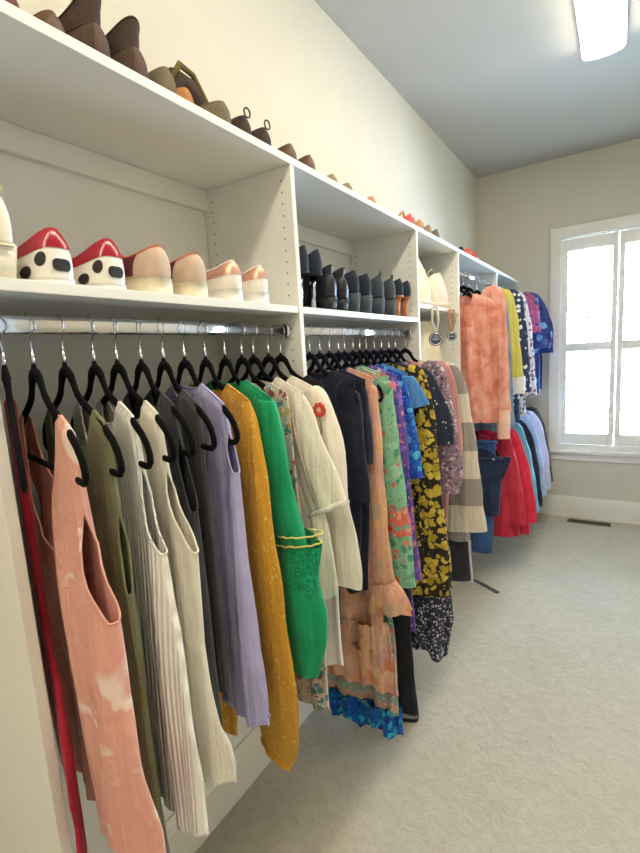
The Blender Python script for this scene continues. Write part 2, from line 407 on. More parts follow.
# ------------------------------------------------------------------ clothes
def body(prof, hem, nw, sw, nd, ah=None, T=.024, amp=.010, k=5.0, seed=0, N=84, Mr=40, flip=1, hemwave=.006, sq=None):
    """cloth shell hanging on a hanger, local u along the hanger, z down.
    prof [(dz, back edge, front edge)]; hem f(c) -> dz; nw neck half-width, sw strap outer half-width (None: to the tip);
    nd (near side, far side) neckline depths; ah armhole depth for sleeveless cut"""
    R = random.Random(seed); ph = [[1.1, 2.0, 4.0, .6, 3.1, 5.0, 2.2, .3][i] + R.uniform(-.15, .15) for i in range(8)]; V = []; F = []; ring = []
    sq = sq or (.42 if ah and ah < .5 else .7)
    for i in range(N):
        fi = 2 * PI * i / N; c = math.cos(fi); s = math.sin(fi)
        b0, f0 = lerp(prof, .08); u0 = (b0 + f0) / 2 + (f0 - b0) / 2 * c; a = abs(u0); Wd = f0 if u0 > 0 else -b0
        near = s * flip < 0
        if a < nw: top = hang(nw) - .01 + (nd[0] if near else nd[1]) * (1 - (a / nw) ** 2) ** .6
        elif sw is None or a <= sw: top = hang(a) - .010
        else:
            q = (a - sw) / max(1e-4, Wd - sw); top = hang(sw) - .01 + ah * max(0, q) ** .42
        hz = hem(c) + hemwave * math.sin(5 * c * 2 + ph[5] + (1 if near else 0))
        for j in range(Mr + 1):
            dz = top + (hz - top) * (j / Mr) ** 1.15; ub, uf = lerp(prof, dz); u = (ub + uf) / 2 + (uf - ub) / 2 * c
            th = .009 + (T - .009) * sm((dz - .05) / .25); hv = math.copysign(abs(s) ** sq, s) * th
            if j == 0 and nw <= a and (sw is None or a <= sw + .01): hv *= .12
            A = 1.55 * amp * sm((dz - .10) / .4)
            vm = A * (.7 * math.sin(k * u / .2 + ph[0] + 1.3 * math.sin(2.1 * dz + ph[1])) + .5 * math.sin(2.3 * k * u / .2 + ph[2] + 1.1 * math.sin(3.3 * dz + ph[3])) + .30 * math.sin(5.3 * k * u / .2 + ph[1] + 1.6 * math.sin(2.6 * dz + ph[0])))
            hv *= 1 + .22 * sm(dz / .3) * math.sin(1.7 * k * u / .2 + ph[4] + 4 * dz)
            u += .005 * sm(dz / .3) * math.sin(11 * dz + ph[6]) * abs(c)
            V.append((u, vm + hv, -dz))
        ring.append(i * (Mr + 1))
    for i in range(N):
        p = i * (Mr + 1); q = ((i + 1) % N) * (Mr + 1)
        for j in range(Mr): F.append((p + j, q + j, q + j + 1, p + j + 1))
    return V, F, [V[i] for i in ring], [V[i + Mr] for i in ring]

def sleeve(pts, seed=0, fold=.10, kf=5, n=26, per=5):
    """tube of cloth through pts [(u, v, dz, ru, rv)], open at the cuff"""
    R = random.Random(seed); ph = [R.uniform(0, 6.28) for _ in range(5)]; fine = []
    for a in range(len(pts) - 1):
        p0, p1, p2, p3 = pts[max(a - 1, 0)], pts[a], pts[a + 1], pts[min(a + 2, len(pts) - 1)]
        for j in range(per):
            t = j / per; fine.append([.5 * ((2 * q1) + (-q0 + q2) * t + (2 * q0 - 5 * q1 + 4 * q2 - q3) * t * t + (-q0 + 3 * q1 - 3 * q2 + q3) * t ** 3) for q0, q1, q2, q3 in zip(p0, p1, p2, p3)])
    fine.append(list(pts[-1])); V = []; F = []; k = len(fine)
    for i, (u, v, dz, ru, rv) in enumerate(fine):
        a = fine[max(i - 1, 0)]; b = fine[min(i + 1, k - 1)]; tu, tz = b[0] - a[0], b[2] - a[2]; L = math.hypot(tu, tz) or 1; tu /= L; tz /= L
        for j in range(n):
            g = 2 * PI * j / n; w = 1 + fold * sm(i / 6) * (math.sin(kf * g + ph[0] + 6 * dz) + .5 * math.sin((kf + 3) * g + ph[1] - 9 * dz)) * .7 + .05 * math.sin(30 * dz + ph[2] + 2 * g)
            x = math.cos(g) * ru * w; y = math.sin(g) * rv * w
            V.append((u + x * tz, v + y, -(dz - x * tu)))
    for i in range(k - 1):
        for j in range(n): F.append((i * n + j, i * n + (j + 1) % n, (i + 1) * n + (j + 1) % n, (i + 1) * n + j))
    return V, F, V[-n:]

def garment(name, what, label, cat, y, th, mat, zrod=ZR1, x=XROD, sleeves=(), trim=None, edge=.0022, navy=False, hangit=True, hemtrim=None, small=None, **kw):
    """label names the garment; what is the short phrase its hanger's label uses"""
    t = tag(empty(name, (x, y, zrod + NECK), math.radians(th)), label, cat, kw.pop('group', None))
    V, F, ring, hemring = body(**kw); mk('body', V, F, mat, t)
    mk('neckline_trim', *tube(ring, edge, 5, True), trim or mat, t)
    if hemtrim: mk('hem_trim', *tube(hemring, hemtrim[0], 5, True), hemtrim[1], t)
    for sl in sleeves:
        V, F, end = sleeve(sl['pts'], sl.get('seed', 1), sl.get('fold', .1), sl.get('kf', 5)); mk('sleeve', V, F, sl.get('mat', mat), t)
        if sl.get('cuff'):
            mk('cuff', *tube(end, sl['cuff'][0], 6, True), sl['cuff'][1], t)
    if hangit: hanger(y, th, zrod, what, x, navy, bool(sleeves) if small is None else small)
    return t
def hemf(back, front): return lambda c: back + (front - back) * (c + 1) / 2
def long_sleeve(front, r0=.045, rv=.028, endr=None, v=0.0, back=True, seed=1, cuff=None, mat=None, fold=.1, backdz=None):
    """front: list of (outer edge u, dz, width) of the room-side sleeve; the wall-side one mirrors it, kept clear of the wall"""
    out = []
    def mkp(sgn, pts, k):
        P = [(sgn * .145, v, .092, .022, .014)]
        for (u, dz, wd) in pts: P.append((sgn * (u - wd / 2), v + .004 * math.sin(dz * 9 + k), dz, wd / 2, min(rv * .64, wd / 2)))
        d = {'pts': P, 'seed': seed + k, 'fold': fold}
        if cuff: d['cuff'] = cuff
        if mat: d['mat'] = mat
        return d
    out.append(mkp(1, front, 0))
    if back: out.append(mkp(-1, [(min(u, .25), dz, wd) for u, dz, wd in front], 3))
    return out

# --- fabrics
FB = {}
FB['tie'] = f_tiedye('pink_tie_dye', [(.34, 'dd9a8d'), (.45, 'e6a999'), (.58, 'e3a295'), (.63, 'f0d6ca'), (.68, 'f0d8cc'), (.74, 'e8b4a5')], 8.0, .8)
FB['red'] = f_solid('crimson_knit', 'a51f33')
FB['olive'] = f_solid('olive_jersey', '77795a')
FB['white'] = f_solid('white_rib_knit', 'f6f4ee', rib=900)
FB['cream'] = f_solid('cream_jersey', 'e8e2d2')
FB['char'] = f_solid('charcoal_satin', '35353b', rough=.6)
FB['char2'] = f_solid('graphite_jersey', '4c4b4e')
FB['lav'] = f_solid('lavender_linen', 'b4afdc')
FB['must'] = f_floral('mustard_sprig_print', 'd29a31', ['e6c67e', 'deb561'], 70, .20, None, warp=.02)
FB['green'] = f_solid('emerald_crepe', '12a06c', rough=.7)
FB['lace'] = f_floral('emerald_lace', '0f9463', ['0a6d49', '1fb883'], 130, .36)
FB['gold'] = f_solid('yellow_braid', 'e3dc7a')
FB['paisley'] = f_floral('paisley_print', 'cbbfb4', ['8d6f84', '6f86a8', 'a34a55', '4f8f92', 'c9a25a'], 46, .40, ['f0ebe2', '59455e'], 90, .2)
FB['ivory'] = f_solid('ivory_gauze', 'efe9da')
FB['ivory2'] = f_solid('ivory_crepe', 'f0e9da')
FB['stitch'] = f_floral('picot_lace', 'cfc4ae', ['9b8f7c', '8a7b66'], 220, .3)
FB['rosefl'] = f_solid('coral_thread', 'd8503f')
FB['navy'] = f_solid('navy_crepe', '1f2233')
FB['navy2'] = f_solid('midnight_jersey', '22263c')
FB['peach'] = f_floral('peach_watercolour_floral', 'e0a68b', ['d9906c', 'e6bd9f', 'd3a09a', 'dfb07c', 'c9a78c'], 18, .40, ['ecc9b0', 'b99890', 'd58a72'], 44, .14, soft=.3, warp=.06)
FB['mint'] = f_floral('mint_floral', '8cc7a4', ['4f9d82', 'd9806f', 'a8d6b8', '6fae8b'], 30, .40, ['c7564f', '3c7f72'], 64, .16, soft=.1)
FB['coral'] = f_floral('coral_floral', 'd9705f', ['e89a80', 'b84f4b', '6fae9b'], 40, .4)
FB['purple'] = f_floral('violet_floral', '6c52a8', ['c46aa0', '8d6cc8', 'd987a4', '4a4a9e'], 34, .44, ['e8a6c0'], 70, .15)
FB['cobalt'] = f_floral('cobalt_floral', '1f57b8', ['2f86cf', '1c3f9c', '4fb0d8', '2a4fd0'], 34, .44, ['88c8e6'], 80, .14)
FB['sky'] = f_solid('blue_chambray', '4d86c4')
FB['yelfl'] = f_floral('yellow_black_floral', '2a2620', ['c7aa32', 'd6bd4c', 'b0962c', 'ccb142'], 32, .50, ['e0cf78', '3a3428'], 70, .18, warp=.05)
FB['dots'] = f_floral('navy_dot_print', '2b3247', ['dfe3ea'], 42, .14)
FB['mauve'] = f_floral('mauve_paisley', '8f7588', ['b79aa8', '6a5570', 'd6c6cc', '54485e'], 60, .42, ['e3d9dc'], 120, .2)
FB['rose'] = f_solid('dusty_rose_knit', 'c98f8c')
FB['silver'] = f_floral('silver_black_print', '3a3a4a', ['c6c6d4', '8f90a8', 'e6e6ee'], 75, .36, ['15151c'], 110, .22)
FB['check'] = f_bands('grey_buffalo_check', [(0, 'd9cebd'), (.5, '807b79')], 2, 3.85, second=(0, 3.85, [(0, 'd9cebd'), (.55, 'a19b96')]), phase=.31)
FB['teal'] = f_floral('peacock_print', '1462b8', ['1fa6c4', '0f3f9c', '2fc0cc'], 40, .42, ['0c2f78'], 80, .2)
FB['scarf'] = f_bands('teal_rose_border', [(0, '6fa08f'), (.25, 'c7a08f'), (.5, '8fa59a'), (.75, 'b5837c')], 2, 8, .05, (70, 'e3d3c0', .22))
FB['velour'] = f_tiedye('peach_crushed_velvet', [(.3, 'cf7d6d'), (.5, 'e59a86'), (.7, 'efb7a4')], 10, 1)
FB['blush'] = f_solid('pale_peach_knit', 'efc2ab')
FB['slate'] = f_solid('slate_blue_jersey', '7f8ea2')
FB['yellow'] = f_solid('lemon_yellow_knit', 'd2c766')
FB['navyw'] = f_floral('navy_white_print', '2d3a5c', ['dfe4ee', '5f7299'], 30, .34)
FB['whitep'] = f_floral('white_navy_print', 'dfe0e6', ['44527e', '7d88ac', 'a2647c'], 34, .36)
FB['mag'] = f_floral('magenta_blue_floral', 'a5557f', ['c0688c', '8f4a86', '3f4f98'], 26, .36)
FB['bluef'] = f_floral('navy_sky_floral', '33488c', ['6f9fd6', '28346c', '7fb4e6', '5563b0'], 17, .44)
FB['dkblue'] = f_solid('deep_blue_crepe', '2a3f7a')
FB['denim'] = f_solid('dark_denim', '24304c', var=.05)
FB['denim2'] = f_solid('mid_blue_denim', '3d5f92', var=.06)
FB['redj'] = f_solid('cherry_red_twill', 'c43345')
FB['redb'] = f_solid('scarlet_jersey', 'd8304a')
FB['aqua'] = f_solid('aqua_shirt_cotton', '6fb4cf')
FB['lblue'] = f_solid('pale_blue_oxford', 'a9c3e6')
FB['lilac'] = f_solid('pale_lilac_cotton', 'c6c6e0')
FB['black'] = f_solid('black_crepe', '1b1b22')

# --- first bay
garment('knit_scarf', 'the crimson knit scarf', 'crimson knit scarf with scalloped end hanging against the end panel', 'scarf', .384, -24, FB['red'], small=True,
        prof=[(0, -.10, -.045), (.2, -.10, -.045), (.38, -.07, -.012), (.5, -.03, .028), (.6, .0, .062), (.68, .04, .105), (.73, .06, .118), (.76, .05, .10), (.82, .06, .125), (.95, .07, .11)], hem=hemf(.84, .83), nw=.004, sw=None, nd=(.01, .01), seed=3, T=.008, amp=.002)
garment('tank_dress', 'the pink tie-dye tank', 'pink tie-dye sleeveless tank with deep armholes and white blotches', 'tank top', .430, -15, FB['tie'],
        prof=[(0, -.235, .225), (.22, -.235, .225), (.36, -.25, .232), (.5, -.26, .235), (.62, -.27, .255), (.72, -.275, .275), (.95, -.275, .285)], hem=hemf(.82, .80),
        nw=.122, sw=.166, nd=(.25, .17), ah=.29, seed=11, T=.018, amp=.010)
garment('sleeveless_tank', 'the olive tank', 'olive green sleeveless jersey tank with long straight hem', 'tank top', .484, -14, FB['olive'],
        prof=[(0, -.22, .205), (.25, -.215, .20), (.4, -.215, .195), (.57, -.215, .18), (.78, -.215, .19), (.95, -.22, .215)], hem=hemf(.90, .88),
        nw=.118, sw=.168, nd=(.17, .08), ah=.28, seed=12, T=.012, amp=.009)
garment('sleeveless_tank', 'the white ribbed tank', 'white ribbed sleeveless top hanging between olive and cream tanks', 'tank top', .542, -15, FB['white'],
        prof=[(0, -.22, .215), (.3, -.22, .22), (.41, -.22, .225), (.55, -.235, .24), (.72, -.245, .262), (.95, -.25, .27)], hem=hemf(.86, .83),
        nw=.10, sw=.165, nd=(.14, .05), ah=.23, seed=13, T=.013, amp=.011)
garment('sleeveless_tank', 'the cream tank', 'cream jersey sleeveless top behind the white ribbed one', 'tank top', .591, -15, FB['cream'],
        prof=[(0, -.22, .25), (.31, -.22, .25), (.42, -.22, .24), (.5, -.22, .235), (.66, -.235, .262), (.72, -.24, .285), (.95, -.25, .28)], hem=hemf(.82, .765),
        nw=.11, sw=.165, nd=(.14, .05), ah=.24, seed=14, T=.011, amp=.009)
t = garment('camisole', 'the charcoal satin blouse', 'charcoal satin sleeveless blouse behind the cream tank', 'blouse', .648, -18, FB['char'],
        prof=[(0, -.2, .195), (.23, -.2, .195), (.4, -.2, .185), (.56, -.2, .185), (.7, -.205, .20), (.9, -.21, .20)], hem=hemf(.80, .74),
        nw=.09, sw=.15, nd=(.10, .05), ah=.20, seed=15, T=.018, amp=.009)
mk('ribbon_tie', *tube([(.14, -.028, -.40), (.155, -.034, -.47), (.165, -.034, -.54), (.158, -.034, -.57), (.15, -.034, -.54)], .0028, 6), FB['silver'], t)
garment('tee_shirt', 'the graphite tee', 'graphite grey jersey tee beside the lavender shirt', 'tee shirt', .706, -19, FB['char2'],
        prof=[(0, -.175, .17), (.2, -.19, .165), (.5, -.195, .165), (.75, -.2, .175)], hem=hemf(.74, .70),
        nw=.085, sw=.158, nd=(.07, .03), ah=.13, seed=16, T=.012, amp=.008)
t = garment('sleeveless_shirt', 'the lavender shirt', 'lavender linen sleeveless shirt with wide hem band', 'shirt', .766, -18, FB['lav'],
        prof=[(0, -.19, .20), (.23, -.2, .205), (.42, -.205, .21), (.62, -.215, .225), (.73, -.225, .242), (.95, -.23, .247)], hem=hemf(.84, .775),
        nw=.07, sw=.172, nd=(.04, .012), ah=.14, seed=17, T=.020, amp=.012)
V, F, _, _ = body(prof=[(0, -.23, .245), (1.0, -.232, .25)], hem=hemf(.848, .783), nw=0, sw=.01, nd=(0, 0), ah=.72, T=.0215, amp=.012, seed=17, Mr=6)
mk('hem_band', [(a, b, min(-.765 + .075 * (a < .0) * 0 - .065 * (.245 - a) / .48, c)) for a, b, c in V], F, FB['lav'], t)
t = garment('blouse', 'the mustard blouse', 'mustard yellow sprigged blouse with long balloon sleeves', 'blouse', .832, -15, FB['must'],
        prof=[(0, -.17, .165), (.08, -.19, .17), (.3, -.2, .17), (.6, -.21, .12), (.9, -.22, .0), (1.05, -.22, -.03)], hem=hemf(1.03, 1.03), nw=.085, sw=None, nd=(.07, .02), seed=18, T=.012, amp=.008,
        sleeves=long_sleeve([(.186, .15, .085), (.212, .32, .13), (.232, .5, .15), (.25, .69, .17), (.262, .80, .175), (.245, .90, .15), (.21, .965, .10)], rv=.028, seed=5, cuff=(.006, FB['must']), fold=.12))
gs = long_sleeve([(.19, .12, .09), (.222, .28, .11), (.262, .42, .125), (.292, .51, .13)], rv=.034, seed=8, fold=.07)
t = garment('blouse', 'the emerald blouse', 'emerald green blouse with lace-trimmed bell sleeves', 'blouse', .900, -14, FB['green'],
        prof=[(0, -.17, .17), (.08, -.19, .178), (.3, -.2, .18), (.6, -.21, .18), (.9, -.22, .18)], hem=hemf(.78, .72), nw=.075, sw=None, nd=(.045, .012), seed=19, T=.017, amp=.008, sleeves=gs)
for s in (1, -1):
    e = 0 if s > 0 else -.045                                 # the wall-side sleeve hangs closer in
    pts = [(s * (.245 + e), 0, .405, .066, .030), (s * (.228 + e), 0, .47, .072, .031), (s * (.222 + e), 0, .54, .08, .032)]
    mk('lace_band', *sleeve(pts, 8, .05)[:2], FB['lace'], t)
    mk('sleeve_flounce', *sleeve([(s * (.222 + e), 0, .53, .081, .032), (s * (.226 + e), 0, .6, .082, .033), (s * (.228 + e), 0, .68, .07, .030), (s * (.23 + e), 0, .755, .045, .024)], 9, .10)[:2], FB['green'], t)
    for dz, ru in ((.405, .069), (.428, .071)):
        n = 26; uc = .245 + e - (dz - .405) * .3
        mk('gold_braid', *tube([(s * uc + ru * math.cos(2 * PI * i / n), .033 * math.sin(2 * PI * i / n), -dz + .22 * ru * math.cos(2 * PI * i / n) * s - .0015 * math.sin(9 * i)) for i in range(n)], .0022, 5, True), FB['gold'], t)
garment('tunic', 'the paisley tunic', 'long paisley print tunic behind the emerald blouse', 'tunic', .964, -12, FB['paisley'],
        prof=[(0, -.17, .165), (.08, -.18, .175), (.42, -.2, .185), (.72, -.21, .25), (.95, -.22, .25)], hem=hemf(.96, .90), nw=.10, sw=.17, nd=(.09, .03), ah=.12, seed=20, T=.012, amp=.010, small=True)
t = garment('blouse', 'the ivory gauze blouse', 'ivory gauze blouse with gathered cuff at the elbow', 'blouse', 1.012, -9, FB['ivory'],
        prof=[(0, -.17, .165), (.08, -.18, .175), (.4, -.2, .22), (.6, -.21, .25), (.9, -.21, .22)], hem=hemf(.74, .62), nw=.08, sw=None, nd=(.06, .02), seed=21, T=.017, amp=.010,
        sleeves=long_sleeve([(.195, .14, .085), (.225, .22, .11), (.27, .31, .125), (.305, .385, .125)], rv=.034, seed=21, cuff=(.008, FB['ivory2']), fold=.16))
for s in (1,):
    mk('lace_insert', *tube([(.16, -.030, -.12), (.175, -.036, -.2), (.2, -.038, -.28), (.225, -.037, -.365)], .0035, 6, False, (1, .4)), FB['stitch'], t)
t = garment('cardigan', 'the ivory embroidered cardigan', 'ivory crepe blouse embroidered with a coral flower at the shoulder', 'blouse', 1.078, -7, FB['ivory2'],
        prof=[(0, -.17, .165), (.08, -.18, .178), (.4, -.2, .20), (.7, -.21, .21), (.95, -.22, .22)], hem=hemf(.92, .87), nw=.08, sw=None, nd=(.06, .02), seed=22, T=.018, amp=.011,
        sleeves=long_sleeve([(.2, .12, .085), (.242, .23, .11), (.255, .39, .12), (.275, .5, .13), (.292, .575, .13), (.29, .62, .13)], rv=.034, seed=23))
fl = empty('embroidered_flower', (.198, -.030, -.142)); fl.parent = t
for i in range(9):
    a = 2 * PI * i / 9; mk('petal', *cyl((.014 * math.cos(a), 0, .014 * math.sin(a)), (0, 1, 0), .0062, .006, 10), FB['rosefl'], fl)
mk('centre', *cyl((0, -.001, 0), (0, 1, 0), .0065, .006, 12), FB['blush'], fl)
mk('stem', *tube([(0, 0.002, -.02), (.004, .002, -.05), (-.003, .004, -.075)], .0018, 5), FB['olive'], fl)
garment('blouse', 'the black crepe blouse', 'black crepe blouse squeezed beside the second upright panel', 'blouse', 1.135, -5, FB['black'],
        prof=[(0, -.16, .15), (.08, -.17, .16), (.5, -.18, .17), (.95, -.19, .17)], hem=hemf(.88, .80), nw=.09, sw=.15, nd=(.05, .02), ah=.1, seed=24, T=.012, amp=.005, small=True)

# --- second bay
garment('tee_shirt', 'the navy crepe top', 'navy crepe top with elbow sleeves beside the ivory blouses', 'top', 1.292, 0, FB['navy'], navy=True,
        prof=[(0, -.17, .15), (.08, -.18, .16), (.4, -.2, .16), (.75, -.21, .15)], hem=hemf(.80, .78), nw=.08, sw=None, nd=(.04, .01), seed=30, T=.018, amp=.009,
        sleeves=long_sleeve([(.165, .12, .08), (.178, .24, .10), (.186, .36, .105), (.195, .47, .11)], rv=.032, seed=31))
garment('tee_shirt', 'the midnight blue top', 'midnight blue jersey top with short sleeves, before the peach dress', 'top', 1.352, 0, FB['navy2'], navy=True,
        prof=[(0, -.17, .155), (.08, -.18, .165), (.4, -.2, .16), (.75, -.21, .15)], hem=hemf(.82, .80), nw=.08, sw=None, nd=(.04, .01), seed=32, T=.018, amp=.009,
        sleeves=long_sleeve([(.17, .13, .08), (.178, .24, .095), (.178, .36, .10)], rv=.03, seed=33))
t = garment('maxi_dress', 'the peach floral dress', 'peach watercolour floral long dress with flounced cuffs and tiered hem', 'dress', 1.415, 0, FB['peach'], navy=True,
        prof=[(0, -.17, .155), (.08, -.18, .16), (.3, -.19, .165), (.6, -.2, .17), (.85, -.21, .17), (1.0, -.21, .16)], hem=hemf(1.03, 1.0), nw=.07, sw=None, nd=(.05, .01), seed=34, T=.013, amp=.010,
        sleeves=long_sleeve([(.172, .13, .08), (.182, .3, .09), (.186, .5, .10), (.198, .73, .12), (.218, .82, .14)], rv=.034, seed=35))
for dz0, dz1, b, f, sd in ((.98, 1.12, -.2, .185, 1), (1.08, 1.22, -.21, .21, 2)):
    V, F, _, _ = body(prof=[(0, b + .03, f - .02), (dz0, b + .03, f - .02), (dz1, b, f)], hem=lambda c: dz1, nw=.0, sw=.01, nd=(0, 0), ah=dz0, T=.018, amp=.012, k=9, seed=40 + sd, Mr=10, hemwave=.014)
    V = [(a, bb, min(-dz0 + .01, c)) for a, bb, c in V]; mk('tier', V, F, FB['peach'], t)
mk('cuff_flounce', *sleeve([(.16, 0, .80, .055, .034), (.172, 0, .85, .075, .042), (.175, 0, .90, .085, .046)], 5, .28, 7)[:2], FB['peach'], t)
t = garment('kaftan', 'the peacock hem kaftan', 'long faded scarf-print kaftan ending in a peacock blue border', 'kaftan', 1.478, 0, FB['scarf'], navy=True,
        prof=[(0, -.17, .15), (.1, -.18, .15), (.8, -.2, .15), (1.0, -.2, .17), (1.4, -.21, .185)], hem=hemf(1.36, 1.36), nw=.07, sw=.15, nd=(.05, .01), ah=.1, seed=41, T=.011, amp=.010, k=7, small=True)
V, F, _, _ = body(prof=[(0, -.21, .185), (1.5, -.215, .19)], hem=hemf(1.455, 1.45), nw=0, sw=.01, nd=(0, 0), ah=1.33, T=.018, amp=.012, k=9, seed=42, Mr=8, hemwave=.016)
mk('hem_border', [(a, b, min(-1.345, c)) for a, b, c in V], F, FB['teal'], t)
t = garment('blouse', 'the mint floral tunic', 'mint green floral tunic with coral patch on the sleeve', 'tunic', 1.522, 0, FB['mint'], navy=True,
        prof=[(0, -.17, .16), (.08, -.18, .17), (.4, -.19, .18), (.8, -.2, .18), (.95, -.2, .18)], hem=hemf(.98, .96), nw=.07, sw=None, nd=(.04, .01), seed=43, T=.018, amp=.009,
        sleeves=long_sleeve([(.178, .11, .085), (.192, .24, .09), (.212, .45, .10), (.23, .67, .10), (.24, .86, .10)], rv=.03, seed=44))
mk('sleeve_patch', *sleeve([(.1725, 0, .56, .0525, .0315), (.1765, 0, .61, .053, .0325), (.180, 0, .66, .0535, .0325)], 44, .05)[:2], FB['coral'], t)
garment('kaftan', 'the violet floral tunic', 'violet and pink floral tunic beside the mint one', 'tunic', 1.588, 0, FB['purple'], navy=True,
        prof=[(0, -.17, .16), (.08, -.18, .17), (.3, -.19, .19), (.62, -.2, .20), (1.1, -.21, .21)], hem=hemf(1.10, 1.07), nw=.07, sw=None, nd=(.04, .01), seed=45, T=.02, amp=.010,
        sleeves=long_sleeve([(.178, .13, .08), (.2, .32, .09), (.22, .62, .10), (.245, .86, .12)], rv=.03, seed=46))
pants = tag(empty('trousers', (XROD, 1.562, ZR1 + NECK)), 'black crepe trousers hanging to the floor below the violet tunic', 'trousers')
for s, uu in ((0, .165), (1, .04)):
    mk('trouser_leg', *sleeve([(uu - .05, -.012, .2, .06, .014), (uu - .02, -.012, .7, .055, .016), (uu + .0, -.012, 1.1, .045, .018), (uu + .02, -.012, 1.40, .040, .018)], 50 + s, .06)[:2], FB['black'], pants)
mk('waistband', *tube([(-.1, -.012, -.19), (0, -.012, -.185), (.17, -.012, -.19)], .017, 8, False, (1, .9)), FB['black'], pants)
garment('blouse', 'the cobalt blouse', 'cobalt blue floral blouse with loose elbow sleeves', 'blouse', 1.643, 0, FB['cobalt'], navy=True,
        prof=[(0, -.17, .16), (.08, -.18, .17), (.5, -.19, .17), (.8, -.2, .16)], hem=hemf(.82, .80), nw=.07, sw=None, nd=(.04, .01), seed=52, T=.018, amp=.009,
        sleeves=long_sleeve([(.175, .12, .08), (.205, .22, .10), (.225, .36, .11), (.242, .48, .12)], rv=.032, seed=53))
garment('tee_shirt', 'the chambray shirt', 'blue chambray shirt with short flaring sleeve beside the cobalt blouse', 'shirt', 1.698, 0, FB['sky'], navy=True,
        prof=[(0, -.17, .16), (.08, -.18, .17), (.5, -.19, .16), (.8, -.2, .15)], hem=hemf(.80, .78), nw=.07, sw=None, nd=(.04, .01), seed=54, T=.018, amp=.008,
        sleeves=long_sleeve([(.19, .11, .09), (.225, .17, .12), (.25, .225, .14)], rv=.034, seed=55))
garment('maxi_dress', 'the yellow floral dress', 'yellow flowers on black long dress', 'dress', 1.768, 2, FB['yelfl'], navy=True,
        prof=[(0, -.17, .17), (.08, -.18, .19), (.28, -.19, .22), (.52, -.2, .24), (.8, -.21, .265), (1.05, -.22, .28)], hem=hemf(1.05, 1.01), nw=.07, sw=None, nd=(.05, .01), seed=56, T=.018, amp=.013, k=6,
        sleeves=long_sleeve([(.21, .11, .09), (.24, .28, .11), (.262, .52, .12), (.288, .8, .13), (.30, .97, .14)], rv=.034, seed=57))
garment('blouse', 'the navy dotted blouse', 'navy blouse with white dots and short sleeves beside the yellow floral dress', 'blouse', 1.84, 3, FB['dots'], navy=True,
        prof=[(0, -.17, .17), (.08, -.18, .19), (.4, -.19, .20), (.8, -.2, .20)], hem=hemf(1.10, 1.08), nw=.07, sw=None, nd=(.04, .01), seed=58, T=.014, amp=.009,
        sleeves=long_sleeve([(.215, .12, .09), (.262, .22, .11), (.29, .32, .12), (.298, .39, .12)], rv=.034, seed=59))
t = garment('maxi_dress', 'the mauve paisley dress', 'mauve paisley dress with long sleeves and silver printed skirt', 'dress', 1.915, 5, FB['mauve'], navy=True,
        prof=[(0, -.17, .17), (.08, -.18, .20), (.4, -.19, .22), (1.0, -.2, .22)], hem=hemf(1.0, 1.0), nw=.07, sw=None, nd=(.04, .01), seed=60, T=.016, amp=.009,
        sleeves=long_sleeve([(.235, .10, .09), (.275, .28, .11), (.30, .5, .13), (.29, .61, .12)], rv=.034, seed=61))
V, F, _, _ = body(prof=[(0, -.2, .22), (.98, -.2, .22), (1.2, -.2, .25), (1.45, -.2, .215)], hem=hemf(1.30, 1.40), nw=0, sw=.01, nd=(0, 0), ah=.96, T=.03, amp=.013, k=7, seed=62, Mr=12, hemwave=.02)
mk('skirt', [(a, b, min(-.965, c)) for a, b, c in V], F, FB['silver'], t)
garment('cardigan', 'the dusty rose cardigan', 'dusty rose knit cardigan showing only its shoulder beside the check shirt', 'cardigan', 1.985, 7, FB['rose'],
        prof=[(0, -.17, .17), (.08, -.18, .20), (.5, -.19, .22), (.8, -.2, .22)], hem=hemf(.80, .80), nw=.07, sw=None, nd=(.04, .01), seed=63, T=.018, amp=.007,
        sleeves=long_sleeve([(.24, .10, .09), (.272, .25, .10), (.285, .45, .10)], rv=.028, seed=64))
garment('flannel_shirt', 'the check flannel', 'grey and white buffalo check flannel shirt with long sleeve', 'shirt', 2.10, 10, FB['check'],
        prof=[(0, -.17, .17), (.08, -.18, .20), (.5, -.19, .24), (.85, -.2, .28), (.95, -.2, .28)], hem=hemf(.92, .90), nw=.07, sw=None, nd=(.04, .01), seed=65, T=.026, amp=.006, k=3,
        sleeves=long_sleeve([(.245, .12, .10), (.285, .28, .12), (.32, .52, .14), (.352, .86, .15)], rv=.036, seed=66, fold=.05))
trs = tag(empty('trousers', (XROD, 2.145, ZR1 + NECK), math.radians(10)), 'charcoal trousers with a white side stripe below the check shirt', 'trousers')
mk('trouser_leg', *sleeve([(.16, .0, .25, .06, .015), (.19, 0, .8, .06, .018), (.22, 0, 1.13, .05, .02)], 70, .05)[:2], FB['char'], trs)
mk('side_stripe', *tube([(.222, -.004, -.25), (.252, -.004, -.8), (.272, -.004, -1.13)], .006, 6, False, (1, 1.6)), FB['white'], trs)

